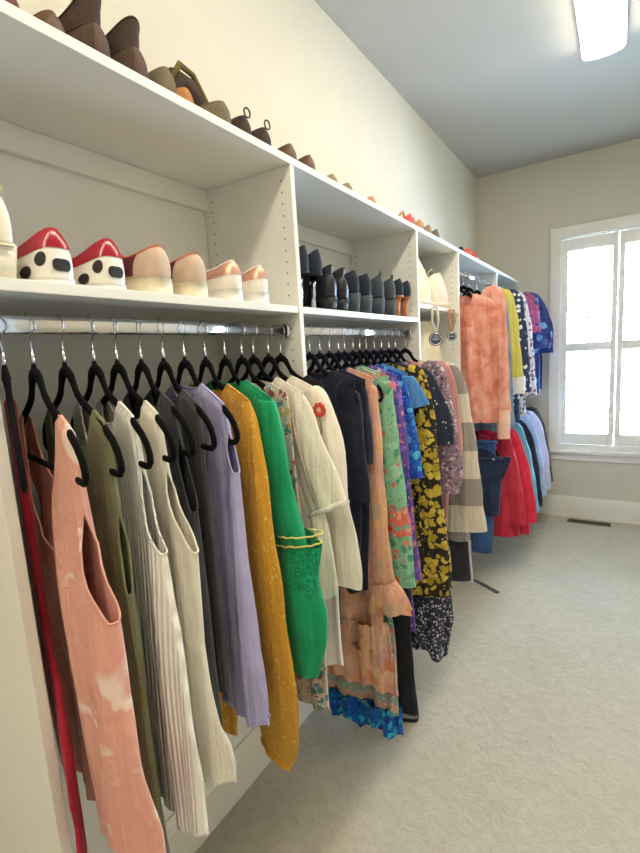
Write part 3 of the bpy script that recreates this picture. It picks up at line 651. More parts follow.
# --- bays by the window, upper rod
U = dict(zrod=ZR4)
t = garment('velvet_pullover', 'the peach velvet top', 'peach crushed velvet long-sleeved top with pale knit cuff', 'top', 2.93, 6, FB['velour'],
        prof=[(0, -.18, .18), (.05, -.2, .225), (.09, -.2, .255), (.2, -.2, .265), (.5, -.21, .255), (.9, -.22, .25)], hem=hemf(.86, .83), nw=.105, sw=None, nd=(.085, .012), seed=80, T=.026, amp=.013, k=7,
        sleeves=long_sleeve([(.25, .07, .10), (.278, .16, .11), (.288, .4, .11), (.295, .62, .10), (.30, .78, .085)], rv=.026, seed=81, v=.036), **U)
mk('knit_cuff', *sleeve([(.2565, .036, .765, .041, .026), (.26, .036, .85, .038, .025), (.262, .036, .94, .037, .024)], 3, .03)[:2], FB['blush'], t)
garment('tee_shirt', 'the slate jersey', 'slate blue jersey top between peach velvet and lemon knit', 'top', 3.09, 5, FB['slate'],
        prof=[(0, -.17, .18), (.08, -.2, .23), (.5, -.2, .26), (.95, -.2, .28)], hem=hemf(.92, .90), nw=.08, sw=None, nd=(.04, .01), seed=82, T=.03, amp=.008,
        sleeves=long_sleeve([(.245, .1, .09), (.27, .25, .10), (.285, .6, .10), (.30, .88, .09)], rv=.03, seed=83), **U)
t = garment('knit_pullover', 'the lemon knit', 'lemon yellow knit top with white cuffs', 'top', 3.22, 5, FB['yellow'],
        prof=[(0, -.17, .18), (.08, -.2, .23), (.5, -.2, .25), (.75, -.2, .25)], hem=hemf(.70, .68), nw=.08, sw=None, nd=(.04, .01), seed=84, T=.034, amp=.008,
        sleeves=long_sleeve([(.255, .07, .10), (.29, .2, .11), (.315, .42, .12), (.335, .60, .12)], rv=.04, seed=85), **U)
mk('white_cuff', *sleeve([(.276, 0, .585, .061, .043), (.282, 0, .64, .060, .042), (.284, 0, .69, .057, .04)], 3, .04)[:2], FB['white'], t)
garment('blouse', 'the navy and white blouse', 'navy blouse scattered with white motifs behind the lemon knit', 'blouse', 3.42, 4, FB['navyw'],
        prof=[(0, -.17, .18), (.08, -.2, .24), (.5, -.2, .27), (.9, -.2, .28)], hem=hemf(.90, .88), nw=.08, sw=None, nd=(.04, .01), seed=86, T=.034, amp=.01,
        sleeves=long_sleeve([(.265, .06, .10), (.305, .18, .11), (.33, .45, .12), (.35, .70, .12)], rv=.04, seed=87), **U)
garment('blouse', 'the white print blouse', 'white blouse with blue and plum print before the magenta floral one', 'blouse', 3.58, 4, FB['whitep'],
        prof=[(0, -.17, .18), (.08, -.2, .24), (.5, -.2, .28), (.9, -.2, .29)], hem=hemf(.90, .88), nw=.08, sw=None, nd=(.04, .01), seed=88, T=.034, amp=.01,
        sleeves=long_sleeve([(.265, .06, .10), (.305, .18, .11), (.338, .45, .12), (.36, .74, .12)], rv=.04, seed=89), **U)
garment('blouse', 'the magenta floral blouse', 'magenta and blue floral blouse in the last bay', 'blouse', 3.95, 3, FB['mag'],
        prof=[(0, -.17, .18), (.08, -.2, .24), (.5, -.2, .27), (.7, -.2, .28)], hem=hemf(.62, .60), nw=.08, sw=None, nd=(.04, .01), seed=90, T=.04, amp=.01,
        sleeves=long_sleeve([(.275, .04, .11), (.315, .14, .12), (.335, .3, .14)], rv=.05, seed=91), **U)
garment('blouse', 'the navy and sky floral blouse', 'navy blouse with large sky blue flowers and puffed sleeves', 'blouse', 4.12, 3, FB['bluef'],
        prof=[(0, -.17, .18), (.08, -.2, .25), (.5, -.2, .30), (.8, -.2, .31)], hem=hemf(.80, .78), nw=.08, sw=None, nd=(.04, .01), seed=92, T=.05, amp=.012,
        sleeves=long_sleeve([(.29, .03, .12), (.345, .12, .15), (.385, .28, .17), (.375, .42, .14)], rv=.06, seed=93), **U)
garment('blouse', 'the deep blue blouse', 'deep blue crepe blouse nearest the window wall', 'blouse', 4.34, 3, FB['dkblue'],
        prof=[(0, -.17, .18), (.08, -.2, .25), (.5, -.2, .29), (.8, -.2, .30)], hem=hemf(.78, .76), nw=.08, sw=None, nd=(.04, .01), seed=94, T=.05, amp=.012,
        sleeves=long_sleeve([(.29, .06, .12), (.345, .16, .14), (.375, .32, .15), (.37, .46, .14)], rv=.05, seed=95), **U)
# --- lower rod
Lw = dict(zrod=ZR4L)
def jeans(y, th, mat, label, hemz, u0, u1, hangit, what):
    t = tag(empty('jeans', (XROD, y, ZR4L + NECK), math.radians(th)), label, 'jeans')
    um = (u0 + u1) / 2; wd = (u1 - u0) / 2
    V, F, ring, _ = body(prof=[(0, u0, u1), (.3, u0 - .01, u1 + .01)], hem=lambda c: .30, nw=0, sw=.01, nd=(0, 0), ah=.06, T=.03, amp=.004, seed=97, Mr=14)
    V = [(a, b, min(-.055, c)) for a, b, c in V]; mk('hip', V, F, mat, t)
    for s in (-1, 1):
        mk('trouser_leg', *sleeve([(um + s * wd * .5, 0, .24, wd * .56, .034), (um + s * wd * .48, 0, .45, wd * .50, .034), (um + s * wd * .44, .0, hemz, wd * .40, .030)], 98 + s, .05)[:2], mat, t)
    mk('waistband', *tube([(um + (wd + .003) * math.cos(2 * PI * i / 24), .014 * math.sin(2 * PI * i / 24), -.07) for i in range(24)], .012, 6, True, (1, .5)), mat, t)
    mk('belt_loop', *tube([(u1 - .06, -.03, -.05), (u1 - .058, -.032, -.09)], .004, 6), mat, t)
    if hangit: hanger(y, th, ZR4L, what)
tr = garment('folded_trousers', 'the dark navy trousers', 'dark navy trousers folded over a hanger under the peach velvet top', 'trousers', 2.91, 4, FB['denim'], zrod=ZR4L,
        prof=[(0, -.12, .20), (.05, -.13, .27), (.1, -.14, .325), (.2, -.14, .30), (.3, -.13, .26), (.45, -.12, .24), (.6, -.12, .235)], hem=hemf(.55, .50), nw=.03, sw=None, nd=(.02, .0), seed=96, T=.035, amp=.008)
mk('waistband', *tube([(-.1, -.045, -.16), (.1, -.05, -.15), (.27, -.04, -.14)], .010, 6, False, (1, .5)), FB['denim'], tr)
mk('button', *cyl((.22, -.052, -.142), (0, -1, 0), .007, .006, 12), M['steel'], tr)
jeans(3.01, 4, FB['denim2'], 'mid blue jeans with long legs behind the dark navy trousers', .80, -.12, .20, True, 'the mid blue jeans')
t = garment('jacket', 'the cherry red jacket', 'cherry red twill jacket with a white piped front edge', 'jacket', 3.20, 5, FB['redj'],
        prof=[(0, -.17, .18), (.08, -.2, .25), (.4, -.2, .29), (.85, -.2, .32)], hem=hemf(.76, .74), nw=.07, sw=None, nd=(.04, .01), seed=100, T=.04, amp=.01,
        sleeves=long_sleeve([(.25, .08, .10), (.29, .22, .12), (.325, .42, .13), (.345, .66, .12)], rv=.045, seed=101), **Lw)
mk('white_piping', *tube([(.10, -.046, -.16), (.105, -.056, -.35), (.095, -.060, -.52)], .009, 6, False, (1, .5)), FB['white'], t)
garment('tee_shirt', 'the scarlet top', 'scarlet jersey top behind the cherry red jacket', 'top', 3.38, 5, FB['redb'],
        prof=[(0, -.17, .18), (.08, -.2, .25), (.4, -.2, .32), (.85, -.2, .36)], hem=hemf(.79, .78), nw=.07, sw=None, nd=(.04, .01), seed=102, T=.045, amp=.01,
        sleeves=long_sleeve([(.25, .08, .10), (.31, .22, .12), (.36, .42, .13), (.395, .70, .13)], rv=.045, seed=103), **Lw)
for i, (y, mt, nm, lb, u) in enumerate(((3.56, 'aqua', 'the aqua shirt', 'aqua cotton shirt beside the scarlet top', .37), (3.70, 'navy2', 'the midnight shirt', 'midnight blue shirt between the aqua and pale blue ones', .38),
        (3.98, 'lblue', 'the pale blue shirt', 'pale blue oxford shirt on the lower rod of the last bay', .37), (4.18, 'lilac', 'the lilac shirt', 'pale lilac cotton shirt near the window wall', .385), (4.42, 'char2', 'the grey shirt', 'graphite shirt closest to the baseboard below the window', .365))):
    garment('dress_shirt', nm, lb, 'shirt', y, 4, FB[mt], prof=[(0, -.17, .18), (.08, -.2, .25), (.4, -.2, .29), (.8, -.2, .31)], hem=hemf(.72, .70), nw=.07, sw=None, nd=(.04, .01), seed=110 + i, T=.05, amp=.01, N=64, Mr=28,
            sleeves=long_sleeve([(.26, .07, .11), (u - .06, .2, .13), (u - .02, .4, .14), (u + .01, .68, .13)], rv=.05, seed=120 + i), **Lw)

# ------------------------------------------------------------------ shoes
PLAN = [(0, .74), (.06, .80), (.25, .80), (.5, .86), (.72, 1.0), (.88, .86), (1, .5)]
def outline(L, W, fi, k=1.0):
    s = (1 - math.cos(fi)) / 2; w = lerp(PLAN, s)[0] * W / 2 * k; sn = math.sin(fi); ex = .40 + .3 * s
    return -L * s * 1.0, w * math.copysign(abs(sn) ** ex, sn), s
class Shoe:
    """heel at x = 0 pointing into the room, toe towards -x"""
    def __init__(s, L=.26, W=.088, sole=.022, heel=.0, col=(.085, .058, .085), op=(.27, .24, .30), flare=1.0):
        s.L, s.W, s.sole, s.heel, s.col, s.op, s.flare = L, W, sole, heel, col, op, flare
    def lift(s, q): return s.heel * (1 - sm((q - .18) / .5))
    def up(s, fi, f, off=0):
        ox, oy, q = outline(s.L, s.W, fi, .97); zb = s.lift(q) + s.sole - .002
        ex = -s.L * s.op[0] + s.L * s.op[1] * math.cos(fi); ey = s.W * s.op[2] * math.sin(fi)
        c = math.cos(fi); hh, sd, ins = s.col; zt = s.sole + s.lift(q) * 1.0 + sd + (hh - sd) * max(0, c) ** 2 + (ins - sd) * max(0, -c) ** 2
        e1 = f ** 2.1; e2 = 1 - (1 - f) ** 1.45
        b = 1 + .06 * math.sin(PI * f)
        x = (ox + s.L * .3) * b - s.L * .3; y = oy * b; n = Vector((math.cos(fi), math.sin(fi) * .8, .35)).normalized() * off
        return (x + (ex - x) * e1 + n.x, y + (ey - y) * e1 + n.y, zb + (zt - zb) * e2 + n.z)
    def grid(s, f0, f1, a0=-PI, a1=PI, n=40, k=12, off=0, wrap=True):
        V = []; F = []; m = n if wrap else n + 1
        for j in range(k + 1):
            for i in range(m): V.append(s.up(a0 + (a1 - a0) * i / n, f0 + (f1 - f0) * j / k, off))
        for j in range(k):
            for i in range(n): a, b = j * m + i, j * m + (i + 1) % m; F.append((a, b, b + m, a + m))
        return V, F
    def solem(s, h=None, k=1.03):
        n = 40; V = []; F = []; h = h or s.sole
        for z in (0, .35, 1):
            for i in range(n):
                x, y, q = outline(s.L, s.W, 2 * PI * i / n, k * (1 - .03 * (z == 0))); zb = s.lift(q) + .012 * sm((q - .75) / .25)
                V.append((x * 1.01 + .002, y, zb + z * (h - .010 * sm((q - .8) / .2))))
        for j in range(2):
            for i in range(n): a, b = j * n + i, j * n + (i + 1) % n; F.append((a, b, b + n, a + n))
        for b0, rev in ((0, True), (2 * n, False)):            # caps as strips across
            for i in range(n // 2):
                q = (b0 + i, b0 + i + 1, b0 + (n - i - 1) % n, b0 + (n - i) % n)
                q = tuple(dict.fromkeys(q)); F.append(q if rev else q[::-1])
        return V, F
    def lining(s):
        n = 40; V = []; F = []
        for j, (k, dz) in enumerate(((1.0, 0), (.9, -.004), (.86, -.03), (.8, -.045))):
            for i in range(n):
                a = 2 * PI * i / n; x, y, z = s.up(a, 1); cx = -s.L * s.op[0]; V.append((cx + (x - cx) * k, y * k, z + dz if j < 3 else max(s.sole + .004 + s.lift(.2), z + dz)))
        for j in range(3):
            for i in range(n): a, b = j * n + i, j * n + (i + 1) % n; F.append((a, a + n, b + n, b))
        F.append(tuple(3 * n + i for i in range(n))); return V, F
    def rim(s, r=.0022): return tube([s.up(2 * PI * i / 36, 1) for i in range(36)], r, 6, True)
    def patch_disc(s, fi, f, r):
        V = [s.up(fi, f, .0012)]; n = 14
        for i in range(n):
            a = 2 * PI * i / n; V.append(s.up(fi + r * math.cos(a) / (s.W * .5), f + r * math.sin(a) / .07, .0011))
        return V, [(0, i + 1, (i + 1) % n + 1) for i in range(n)]
def shoe(name, label, cat, loc, sh, mats, rz=0, group=None, extra=None):
    t = tag(empty(name, (loc[0], loc[1], loc[2] + .0012), math.radians(rz)), label, cat, group)
    mk('sole', *sh.solem(), mats['sole'], t); mk('upper', *sh.grid(0, 1), mats['upper'], t); mk('lining', *sh.lining(), mats.get('lining', mats['upper']), t)
    mk('collar', *sh.rim(), mats.get('rim', mats['upper']), t)
    if extra: extra(t, sh)
    return t
def blockheel(t, sh, mat, w=.056, d=.05, taper=.9):
    z = sh.heel + .004; V = []
    for zz, k in ((0, taper), (z, 1)):
        for i in range(16):
            a = 2 * PI * i / 16; V.append((-.032 + d / 2 * k * math.copysign(abs(math.cos(a)) ** .6, math.cos(a)) + .006 * (zz > 0), w / 2 * k * math.copysign(abs(math.sin(a)) ** .6, math.sin(a)), zz))
    mk('heel', V, [(i, (i + 1) % 16, 16 + (i + 1) % 16, 16 + i) for i in range(16)] + [tuple(range(16))[::-1], tuple(range(16, 32))], mat, t)
def shaft(t, sh, h, mat, flare=1.05, lean=0.0, floppy=0.0, slit=None):
    n = 40; V = []; F = []; k = 10; cx = -sh.L * sh.op[0]
    for j in range(k + 1):
        f = j / k
        for i in range(n):
            a = 2 * PI * i / n; x, y, z = sh.up(a, 1); q = 1 + (flare - 1) * f + floppy * f * math.sin(3 * a + 1) * .12
            V.append((cx + (x - cx) * q + lean * f * f, y * q * 1.0, z + f * (h + .012 * math.cos(a) + floppy * .012 * math.sin(2 * a + 2))))
    for j in range(k):
        for i in range(n): a, b = j * n + i, j * n + (i + 1) % n; F.append((a, b, b + n, a + n))
    mk('shaft', V, F, mat, t)
    mk('shaft_binding', *tube(V[-n:], .002, 5, True), mat, t)
def laces(t, sh, mat, n=4):
    for i in range(n):
        q = -.52 - .055 * i; z = sh.sole + sh.col[2] + .004 - .010 * i
        mk('lace', *tube([(sh.L * q, -.018, z - .004), (sh.L * q, 0, z + .002), (sh.L * q, .018, z - .004)], .0025, 6), mat, t)
def loop(t, pts, r, mat, name='pull_loop'): mk(name, *tube(pts, r, 6), mat, t)

SM = {}
def glossy(nm, col, rough=.18): SM[nm] = m_plain(nm, col, rough, 0, .02, 12, 0, .6)
glossy('white_patent', 'efece2'); glossy('red_patent', 'a01c2e'); glossy('pearl_patent', 'ece6d4', .12)
for nm, col, rg in (('dot_black', '2a231e', .5), ('blush_suede', 'c9b19c', .9), ('cream_rubber', 'efe3c6', .6), ('burgundy', '5a2230', .7), ('orange_suede', 'c4623f', .8), ('white_canvas', 'ece7dd', .7),
                    ('white_rubber', 'f2efe8', .5), ('black_leather', '181b22', .45), ('navy_suede', '1d2634', .85), ('grey_suede', '3b424b', .8), ('tan_heel', 'b5713f', .5), ('black_rubber', '14161a', .6),
                    ('brown_suede', '4b3c30', .9), ('dark_brown', '3d2d26', .8), ('cork', 'b07a48', .85), ('taupe', '6f6552', .85), ('fur_trim', '6d6030', .95), ('brown_leather', '5b4231', .5), ('sand_suede', '8d8064', .9),
                    ('tan_leather', 'b9855a', .55), ('red_fabric', 'd05a58', .8), ('gold_strap', 'd8c486', .35), ('plum_lining', '56423c', .8), ('oxblood', '5e241c', .5), ('slipper_grey', '8f918f', .9), ('silver_heel', 'c4cbe0', .2)):
    SM[nm] = m_plain(nm, col, rg, 1 if nm == 'silver_heel' else 0, .025, 40, .15)
def glitter():
    t = NT('rose_gold_glitter'); v = t.vor(900); sep = t.n('ShaderNodeSeparateColor'); t.l(v.outputs['Color'], sep.inputs[0])
    return t.fin(t.ramp(sep.outputs[0], [(.0, 'b06a55'), (.5, 'd99a80'), (.8, 'f2cdb6')]), .35, .5, 0, .5)
SM['glitter'] = glitter()
SX = -.012
# polka dot shoes
def polka(t, sh):
    mk('red_collar', *sh.grid(.47, .995, -2.5, 2.5, 36, 6, .0012, False), SM['red_patent'], t)
    for fi, f, r in ((-.45, .30, .0085), (-.85, .14, .0075), (.0, .20, .0065), (-2.0, .25, .008), (-1.55, .12, .006), (-2.5, .3, .008), (1.3, .4, .008), (2.0, .2, .008)):
        mk('polka_dot', *sh.patch_disc(fi, f, r), SM['dot_black'], t)
for y, lab in ((.480, ' beside the pearl bootie'), (.584, ' beside the blush sneakers')):
    shoe('polka_dot_loafer', 'white patent shoe with black polka dots and red collar' + lab, 'shoe', (SX, y, ZS), Shoe(W=.106, col=(.084, .050, .062), sole=.008, op=(.30, .265, .34)), {'sole': SM['white_rubber'], 'upper': SM['white_patent'], 'rim': SM['red_patent'], 'lining': SM['burgundy']}, 3, 'polka dot shoes on the shelf', polka)
# blush sneakers
def blush(t, sh):
    for s in (-1, 1): mk('side_panel', *sh.grid(.10, .97, s * .95, s * 2.6, 20, 10, .0012, False), SM['burgundy'], t)
    laces(t, sh, SM['brown_suede'])
    mk('orange_binding', *sh.grid(.90, 1.0, -1.4, 1.4, 24, 3, .0015, False), SM['orange_suede'], t)
for y, lab in ((.702, ' beside the polka dots'), (.806, ' beside the white sneakers')):
    shoe('suede_sneaker', 'blush suede sneaker with burgundy sides and thick cream sole' + lab, 'sneaker', (SX, y, ZS), Shoe(W=.100, col=(.066, .045, .066), sole=.032, op=(.27, .235, .35)), {'sole': SM['cream_rubber'], 'upper': SM['blush_suede'], 'rim': SM['orange_suede'], 'lining': SM['burgundy']}, 6, 'blush sneakers on the shelf', blush)
def wsn(t, sh):
    mk('glitter_heel_tab', *sh.grid(.40, 1.0, -1.25, 1.25, 26, 6, .0014, False), SM['glitter'], t); laces(t, sh, SM['white_canvas'])
for y, lab in ((.928, ' beside the blush pair'), (1.034, ' nearest the drilled upright')):
    shoe('white_sneaker', 'white canvas sneaker with rose gold glitter heel tab' + lab, 'sneaker', (SX, y, ZS), Shoe(W=.094, col=(.070, .048, .068), sole=.028, op=(.27, .235, .33)), {'sole': SM['white_rubber'], 'upper': SM['white_canvas'], 'rim': SM['white_canvas'], 'lining': SM['white_canvas']}, 4, 'glitter heel sneakers on the shelf', wsn)
# pearl heel at the left end
def pearl(t, sh):
    blockheel(t, sh, SM['pearl_patent'], .05, .045, .8)
    for z in (.03, .055): mk('ankle_strap', *tube([sh.up(2 * PI * i / 30, 1)[:2] + (sh.sole + sh.lift(.1) + sh.col[0] + z - .02,) for i in range(30)], .006, 6, True), SM['gold_strap'], t)
shoe('pearl_bootie', 'glossy pearl white bootie with pale gold ankle straps', 'bootie', (SX, .396, ZS), Shoe(W=.062, col=(.075, .055, .07), sole=.006, heel=.05), {'sole': SM['cream_rubber'], 'upper': SM['pearl_patent'], 'lining': SM['cream_rubber']}, 0, None, pearl)

# dark heels, second bay
def pump(hm, w, d, tp):
    def f(t, sh): blockheel(t, sh, hm, w, d, tp)
    return f
G2 = 'dark heels on the second shelf'
for y, lab in ((1.255, ' against the drilled upright'), (1.332, ' beside the black ankle boots')):
    shoe('stiletto_pump', 'tall black pump on a slim silver heel' + lab, 'heels', (SX - .005, y, ZS), Shoe(L=.22, W=.074, col=(.075, .05, .02), sole=.004, heel=.105, op=(.30, .28, .34)), {'sole': SM['black_rubber'], 'upper': SM['navy_suede'], 'lining': SM['black_leather']}, 0, 'silver heeled pumps', pump(SM['silver_heel'], .018, .016, .8))
for y, lab in ((1.408, ' beside the silver heels'), (1.490, ' beside the block heels')):
    shoe('ankle_boot', 'black leather ankle boot with low stacked heel' + lab, 'boot', (SX, y, ZS), Shoe(W=.08, col=(.07, .06, .07), sole=.012, heel=.035, op=(.24, .21, .33)), {'sole': SM['black_rubber'], 'upper': SM['black_leather'], 'lining': SM['black_rubber']}, 0, G2, lambda t, sh: (blockheel(t, sh, SM['black_rubber'], .06, .055, .95), shaft(t, sh, .018, SM['black_leather'])))
for y, lab in ((1.575, ' beside the ankle boots'), (1.675, ' beside the booties with loops')):
    shoe('block_heel', 'navy suede shoe on a broad grey block heel' + lab, 'heels', (SX, y, ZS), Shoe(W=.082, col=(.075, .06, .06), sole=.01, heel=.062, op=(.28, .25, .32)), {'sole': SM['black_rubber'], 'upper': SM['navy_suede'], 'lining': SM['black_leather']}, 0, G2, pump(SM['grey_suede'], .064, .06, .96))
def strapped(t, sh):
    blockheel(t, sh, SM['grey_suede'], .066, .06, .96)
    loop(t, [(-.01, -.012, .145), (-.004, -.006, .168), (-.006, .006, .168), (-.01, .012, .145)], .003, SM['grey_suede'])
for y, lab in ((1.79, ' beside the navy block heels'), (1.905, ' beside the tan heels')):
    shoe('grey_bootie', 'grey suede bootie with heel loop and block heel' + lab, 'bootie', (SX, y, ZS), Shoe(W=.086, col=(.085, .06, .07), sole=.01, heel=.06, op=(.28, .25, .32)), {'sole': SM['black_rubber'], 'upper': SM['grey_suede'], 'lining': SM['cream_rubber']}, 0, G2, strapped)
for y, lab in ((1.995, ' beside the grey booties'), (2.085, ' beside the upright before the bags')):
    shoe('tan_heel_pump', 'navy suede pump on a slim tan wooden heel' + lab, 'heels', (SX, y, ZS), Shoe(W=.078, col=(.07, .05, .04), sole=.006, heel=.085, op=(.29, .26, .32)), {'sole': SM['tan_heel'], 'upper': SM['navy_suede'], 'lining': SM['black_leather']}, 0, G2, pump(SM['tan_heel'], .034, .034, .75))

# top shelf
TX = -.048
def tall(h, mat, **kw):
    def f(t, sh): shaft(t, sh, h, mat, **kw)
    return f
shoe('leather_flat', 'oxblood leather shoe at the left end of the top shelf', 'shoe', (TX, .475, ZT), Shoe(col=(.050, .04, .05), sole=.012), {'sole': SM['dark_brown'], 'upper': SM['oxblood'], 'lining': SM['dark_brown']}, 5)
shoe('leather_flat', 'brown leather flat with tan lining before the suede boots', 'shoe', (TX, .553, ZT), Shoe(W=.08, col=(.05, .035, .045), sole=.012), {'sole': SM['tan_leather'], 'upper': SM['brown_leather'], 'lining': SM['tan_leather']}, 5)
for y, fl, lab in ((.640, .9, 'dark brown suede boot with a slit shaft and pink lining'), (.728, .5, 'dark brown suede boot with frayed edge, upright on the top shelf')):
    def ex(t, sh, fl=fl):
        shaft(t, sh, .036, SM['dark_brown'], 1.05, 0, fl)
        mk('heel_stay', *sh.grid(.1, 1.0, -.22, .22, 6, 8, .0016, False), SM['plum_lining'], t)
    shoe('suede_boot', lab, 'boot', (TX, y, ZT), Shoe(W=.084, col=(.072, .06, .072), sole=.014, op=(.26, .23, .36)), {'sole': SM['brown_suede'], 'upper': SM['brown_suede'], 'lining': SM['plum_lining']}, 4, 'suede boots on the top shelf', ex)
shoe('taupe_clog', 'taupe rounded clog beside the dark suede boots', 'clog', (TX, .805, ZT), Shoe(W=.09, col=(.066, .05, .07), sole=.016), {'sole': SM['cork'], 'upper': SM['taupe'], 'lining': SM['brown_suede']}, 3)
def fur(t, sh):
    mk('folded_shaft', *tube([(-.075, 0, .05), (-.07, .004, .09), (-.065, .022, .118), (-.06, .05, .112), (-.055, .078, .075), (-.052, .10, .035)], [.034, .036, .034, .033, .032, .030], 16, False, (0, 1.3)), SM['dark_brown'], t)
    mk('fur_edge', *tube([(-.03, -.02, .10), (-.028, .01, .146), (-.024, .05, .138), (-.02, .088, .09), (-.018, .118, .040)], [.006, .008, .007, .006, .005], 8), SM['fur_trim'], t)
    mk('heel_tab', *sh.grid(.35, .95, -.8, .8, 14, 6, .002, False), SM['cork'], t)
shoe('fur_boot', 'dark brown boot with moss green fur cuff and cork heel tab', 'boot', (TX - .03, .885, ZT), Shoe(W=.086, col=(.066, .05, .06), sole=.016, op=(.27, .25, .38)), {'sole': SM['sand_suede'], 'upper': SM['brown_suede'], 'lining': SM['dark_brown']}, 3, None, fur)
shoe('suede_moccasin', 'grey brown suede moccasin in front of the fur cuffed boot', 'moccasin', (TX + .03, .945, ZT), Shoe(W=.09, L=.2, col=(.046, .04, .05), sole=.010), {'sole': SM['brown_suede'], 'upper': SM['taupe'], 'lining': SM['dark_brown']}, 3)
def hik(t, sh):
    laces(t, sh, SM['dark_brown']); n = 14
    loop(t, [(.002 + .002 * math.cos(2 * PI * i / n), .010 * math.cos(2 * PI * i / n), sh.sole + sh.col[0] + .006 + .012 * math.sin(2 * PI * i / n)) for i in range(n + 1)], .0022, SM['dark_brown'])
for y, lab in ((1.06, ' beside the moccasin'), (1.145, ' beside the loafers')):
    shoe('hiking_shoe', 'dark brown hiking shoe with heel pull loop' + lab, 'shoe', (TX, y, ZT), Shoe(W=.084, col=(.058, .045, .058), sole=.018), {'sole': SM['black_rubber'], 'upper': SM['dark_brown'], 'lining': SM['brown_suede']}, 2, 'hiking shoes on the top shelf', hik)
for y, lab in ((1.27, ' beside the hiking shoes'), (1.375, ' beside the sand flats')):
    shoe('brown_loafer', 'brown leather loafer with rounded heel above the dark heels' + lab, 'loafer', (TX, y, ZT), Shoe(W=.092, col=(.06, .042, .05), sole=.014), {'sole': SM['dark_brown'], 'upper': SM['brown_leather'], 'lining': SM['sand_suede']}, 2, 'brown loafers on the top shelf')
for y, lab in ((1.52, ' beside the loafers'), (1.63, ' beside the tan slide')):
    shoe('sand_flat', 'low sand suede ballet flat on the top shelf' + lab, 'flat', (TX, y, ZT), Shoe(W=.08, col=(.046, .032, .03), sole=.010), {'sole': SM['cork'], 'upper': SM['sand_suede'], 'lining': SM['tan_leather']}, 2, 'sand flats on the top shelf')
shoe('tan_slide', 'tan leather slide alone on the top shelf', 'slide', (TX, 1.83, ZT), Shoe(W=.08, col=(.044, .032, .04), sole=.012), {'sole': SM['cork'], 'upper': SM['tan_leather'], 'lining': SM['cork']}, 2)
def sandal(t, sh):
    for k, z in ((0, .05), (1, .075)):
        loop(t, [(-.06 - .02 * k, -.036, .02), (-.05, -.03, z), (-.045, 0, z + .018), (-.05, .03, z), (-.06 - .02 * k, .036, .02)], .006, SM['tan_leather'], 'strap')
for y, c, u in ((2.24, 'red_fabric', 'tan sandal with coral straps on the top shelf'), (2.37, 'tan_leather', 'tan leather strappy sandal with tall heel cup on the top shelf'), (2.50, 'sand_suede', 'sand suede sandal on the top shelf above the cream bags'), (2.62, 'taupe', 'taupe sandal on the top shelf beyond the tan ones')):
    shoe('strappy_sandal', u, 'sandal', (TX, y, ZT), Shoe(W=.085, col=(.062, .04, .04), sole=.014), {'sole': SM['cork'], 'upper': SM[c], 'lining': SM['tan_leather']}, 2, 'sandals on the top shelf', sandal)
shoe('black_flat', 'small black flat beside the red shoe on the top shelf', 'flat', (TX, 3.10, ZT), Shoe(W=.08, col=(.05, .035, .04), sole=.01), {'sole': SM['black_rubber'], 'upper': SM['navy_suede'], 'lining': SM['black_leather']}, 0)
for y, lab in ((3.26, ' beside the black flat'), (3.42, ', last in the row')):
    shoe('red_shoe', 'coral red shoe on the top shelf above the peach velvet top' + lab, 'shoe', (TX, y, ZT), Shoe(W=.085, col=(.065, .045, .05), sole=.014), {'sole': SM['red_fabric'], 'upper': SM['red_fabric'], 'lining': SM['red_patent']}, 0, 'red shoes on the top shelf')
# slipper and strap on the floor
shoe('grey_slipper', 'grey felt slipper on the carpet under the black trousers', 'slipper', (.10, 1.735, 0), Shoe(L=.21, W=.085, col=(.04, .035, .045), sole=.016), {'sole': SM['black_rubber'], 'upper': SM['slipper_grey'], 'lining': SM['grey_suede']}, 12)
sp = [(-.075, 3.135, .004), (-.02, 3.10, .004), (.06, 3.055, .004), (.12, 3.015, .004), (.172, 2.985, .004)]
V = []; F = []
for i, p in enumerate(sp):
    a = Vector(sp[min(i + 1, 4)]) - Vector(sp[max(i - 1, 0)]); nn = Vector((-a.y, a.x, 0)).normalized() * (.016 if i > 1 else .009)
    for z in (0.0005, .004): V += [(p[0] - nn.x, p[1] - nn.y, z), (p[0] + nn.x, p[1] + nn.y, z)]
for i in range(4):
    o = i * 4; F += [(o, o + 4, o + 5, o + 1), (o + 2, o + 3, o + 7, o + 6), (o, o + 2, o + 6, o + 4), (o + 1, o + 5, o + 7, o + 3)]
F += [(0, 1, 3, 2), (16, 18, 19, 17)]
tag(mk('fabric_belt', V, F, m_plain('belt_webbing', '4e4f50', .8, 0, .03, 200, .2), smooth=False), 'dark grey fabric belt lying on the carpet below the jeans', 'belt')

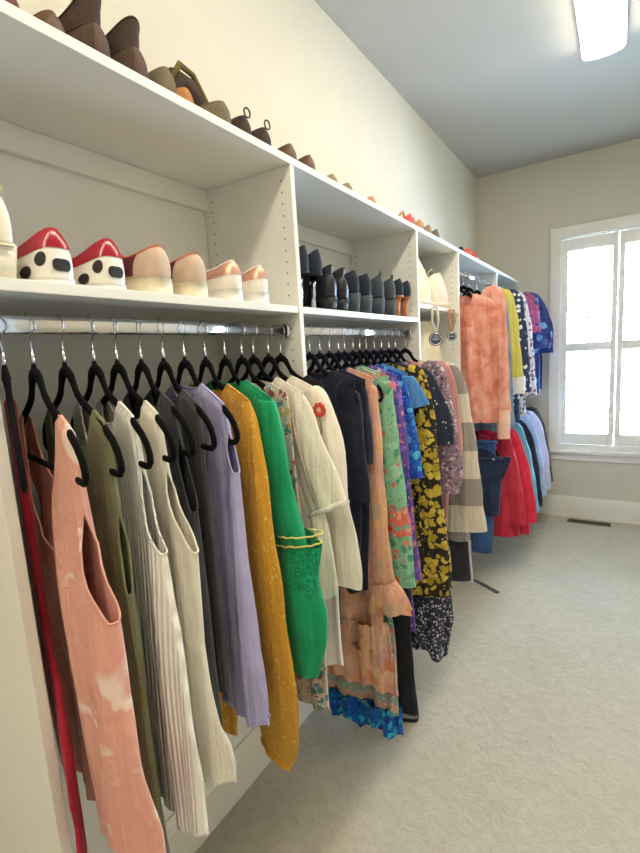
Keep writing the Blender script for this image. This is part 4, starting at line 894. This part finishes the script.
# ------------------------------------------------------------------ bags in the third bay
BAGM = m_plain('cream_canvas', 'e6d8b8', .85, 0, .03, 20, .25); BAGS = m_plain('ivory_leather', 'e9dfc8', .6, 0, .02, 15, .2)
def slouchy(name, label, loc, w, d, h, mat, seed, lean=0, handle=True):
    R = random.Random(seed); ph = [R.uniform(0, 6.28) for _ in range(6)]; n = 40; V = []; F = []; k = 16
    t = tag(empty(name, loc), label, 'handbag')
    for j in range(k + 1):
        f = j / k; s = 1 - .07 * f ** 2 + .04 * math.sin(6 * f + ph[0]); top = 1 - .55 * f ** 3
        for i in range(n):
            a = 2 * PI * i / n; r = 1 + .05 * math.sin(3 * a + ph[1] + 4 * f) + .03 * math.sin(7 * a + ph[2] - 5 * f)
            yy = w / 2 * s * r * math.copysign(abs(math.cos(a)) ** .6, math.cos(a)); xx = d / 2 * top * r * math.copysign(abs(math.sin(a)) ** .7, math.sin(a))
            V.append((xx + lean * f, yy, h * f * (1 + .10 * math.sin(2 * a + ph[3]) * f + .06 * math.cos(a) * f)))
    for j in range(k):
        for i in range(n): a, b = j * n + i, j * n + (i + 1) % n; F.append((a, b, b + n, a + n))
    F.append(tuple(range(n))[::-1]); mk('bag_body', V, F, mat, t)
    mk('opening_trim', *tube(V[-n:], .004, 6, True), mat, t)
    mk('base_band', *tube([(v[0] * 1.01, v[1] * 1.01, .02) for v in V[n:2 * n]], .006, 6, True, (2, 2.2)), BAGS, t)
    if handle:
        for s in (-1, 1): mk('handle', *tube([(s * .012 + lean, -w * .22, h * .9), (s * .02 + lean, -w * .2, h * 1.08), (s * .02 + lean, 0, h * 1.2), (s * .02 + lean, w * .2, h * 1.06), (s * .012 + lean, w * .22, h * .9)], .006, 7), BAGS, t)
    return t
slouchy('cream_handbag', 'cream canvas handbag with drooping handles on the narrow shelf', (-.12, 2.335, ZS3 + .001), .25, .19, .235, BAGM, 3, .0)
slouchy('ivory_handbag', 'ivory slouchy handbag beside the panel on the narrow shelf', (-.12, 2.645, ZS3 + .001), .27, .19, .185, BAGS, 5, 0)
tote = slouchy('cream_tote', 'large cream tote bag standing under the narrow shelf', (-.15, 2.49, 1.181), .56, .26, .50, BAGM, 8, 0, False)
CH = m_plain('pewter', '5d5f70', .4, .7, .04, 60, .3); CHs = m_plain('pale_strap', 'cfc4b4', .7, 0, .03)
def charm(y, label, strapm, z, r, lng):
    t = tag(empty('bag_charm', (.014, y, z), math.radians(-62)), label, 'charm')
    mk('strap', *tube([(0, -.012, lng), (0, -.016, lng * .55), (0, -.006, r + .01), (0, 0, r), (0, .006, r + .01), (0, .016, lng * .55), (0, .012, lng)], .006, 6), strapm, t)
    mk('medallion', *cyl((-.004, 0, 0), (1, 0, 0), r, .008, 24), CH, t)
    mk('medallion_rim', *tube([(.004, r * .82 * math.cos(2 * PI * i / 24), r * .82 * math.sin(2 * PI * i / 24)) for i in range(24)], .003, 6, True), M['steel'], t)
    mk('medallion_bar', *tube([(.005, -r * .6, 0), (.005, r * .6, 0)], .003, 6), M['steel'], t)
    mk('knob', *cyl((-.016, 0, lng), (1, 0, 0), .007, .02, 12), M['steel'], t)
charm(2.345, 'pewter medallion on a pale strap hanging from the narrow shelf', CHs, 1.63, .034, ZS3 - TH / 2 - 1.63)
charm(2.62, 'smaller pewter medallion on a tan leather strap by the panel', SM['tan_leather'], 1.645, .026, ZS3 - TH / 2 - 1.645)
bpy.context.view_layer.update()
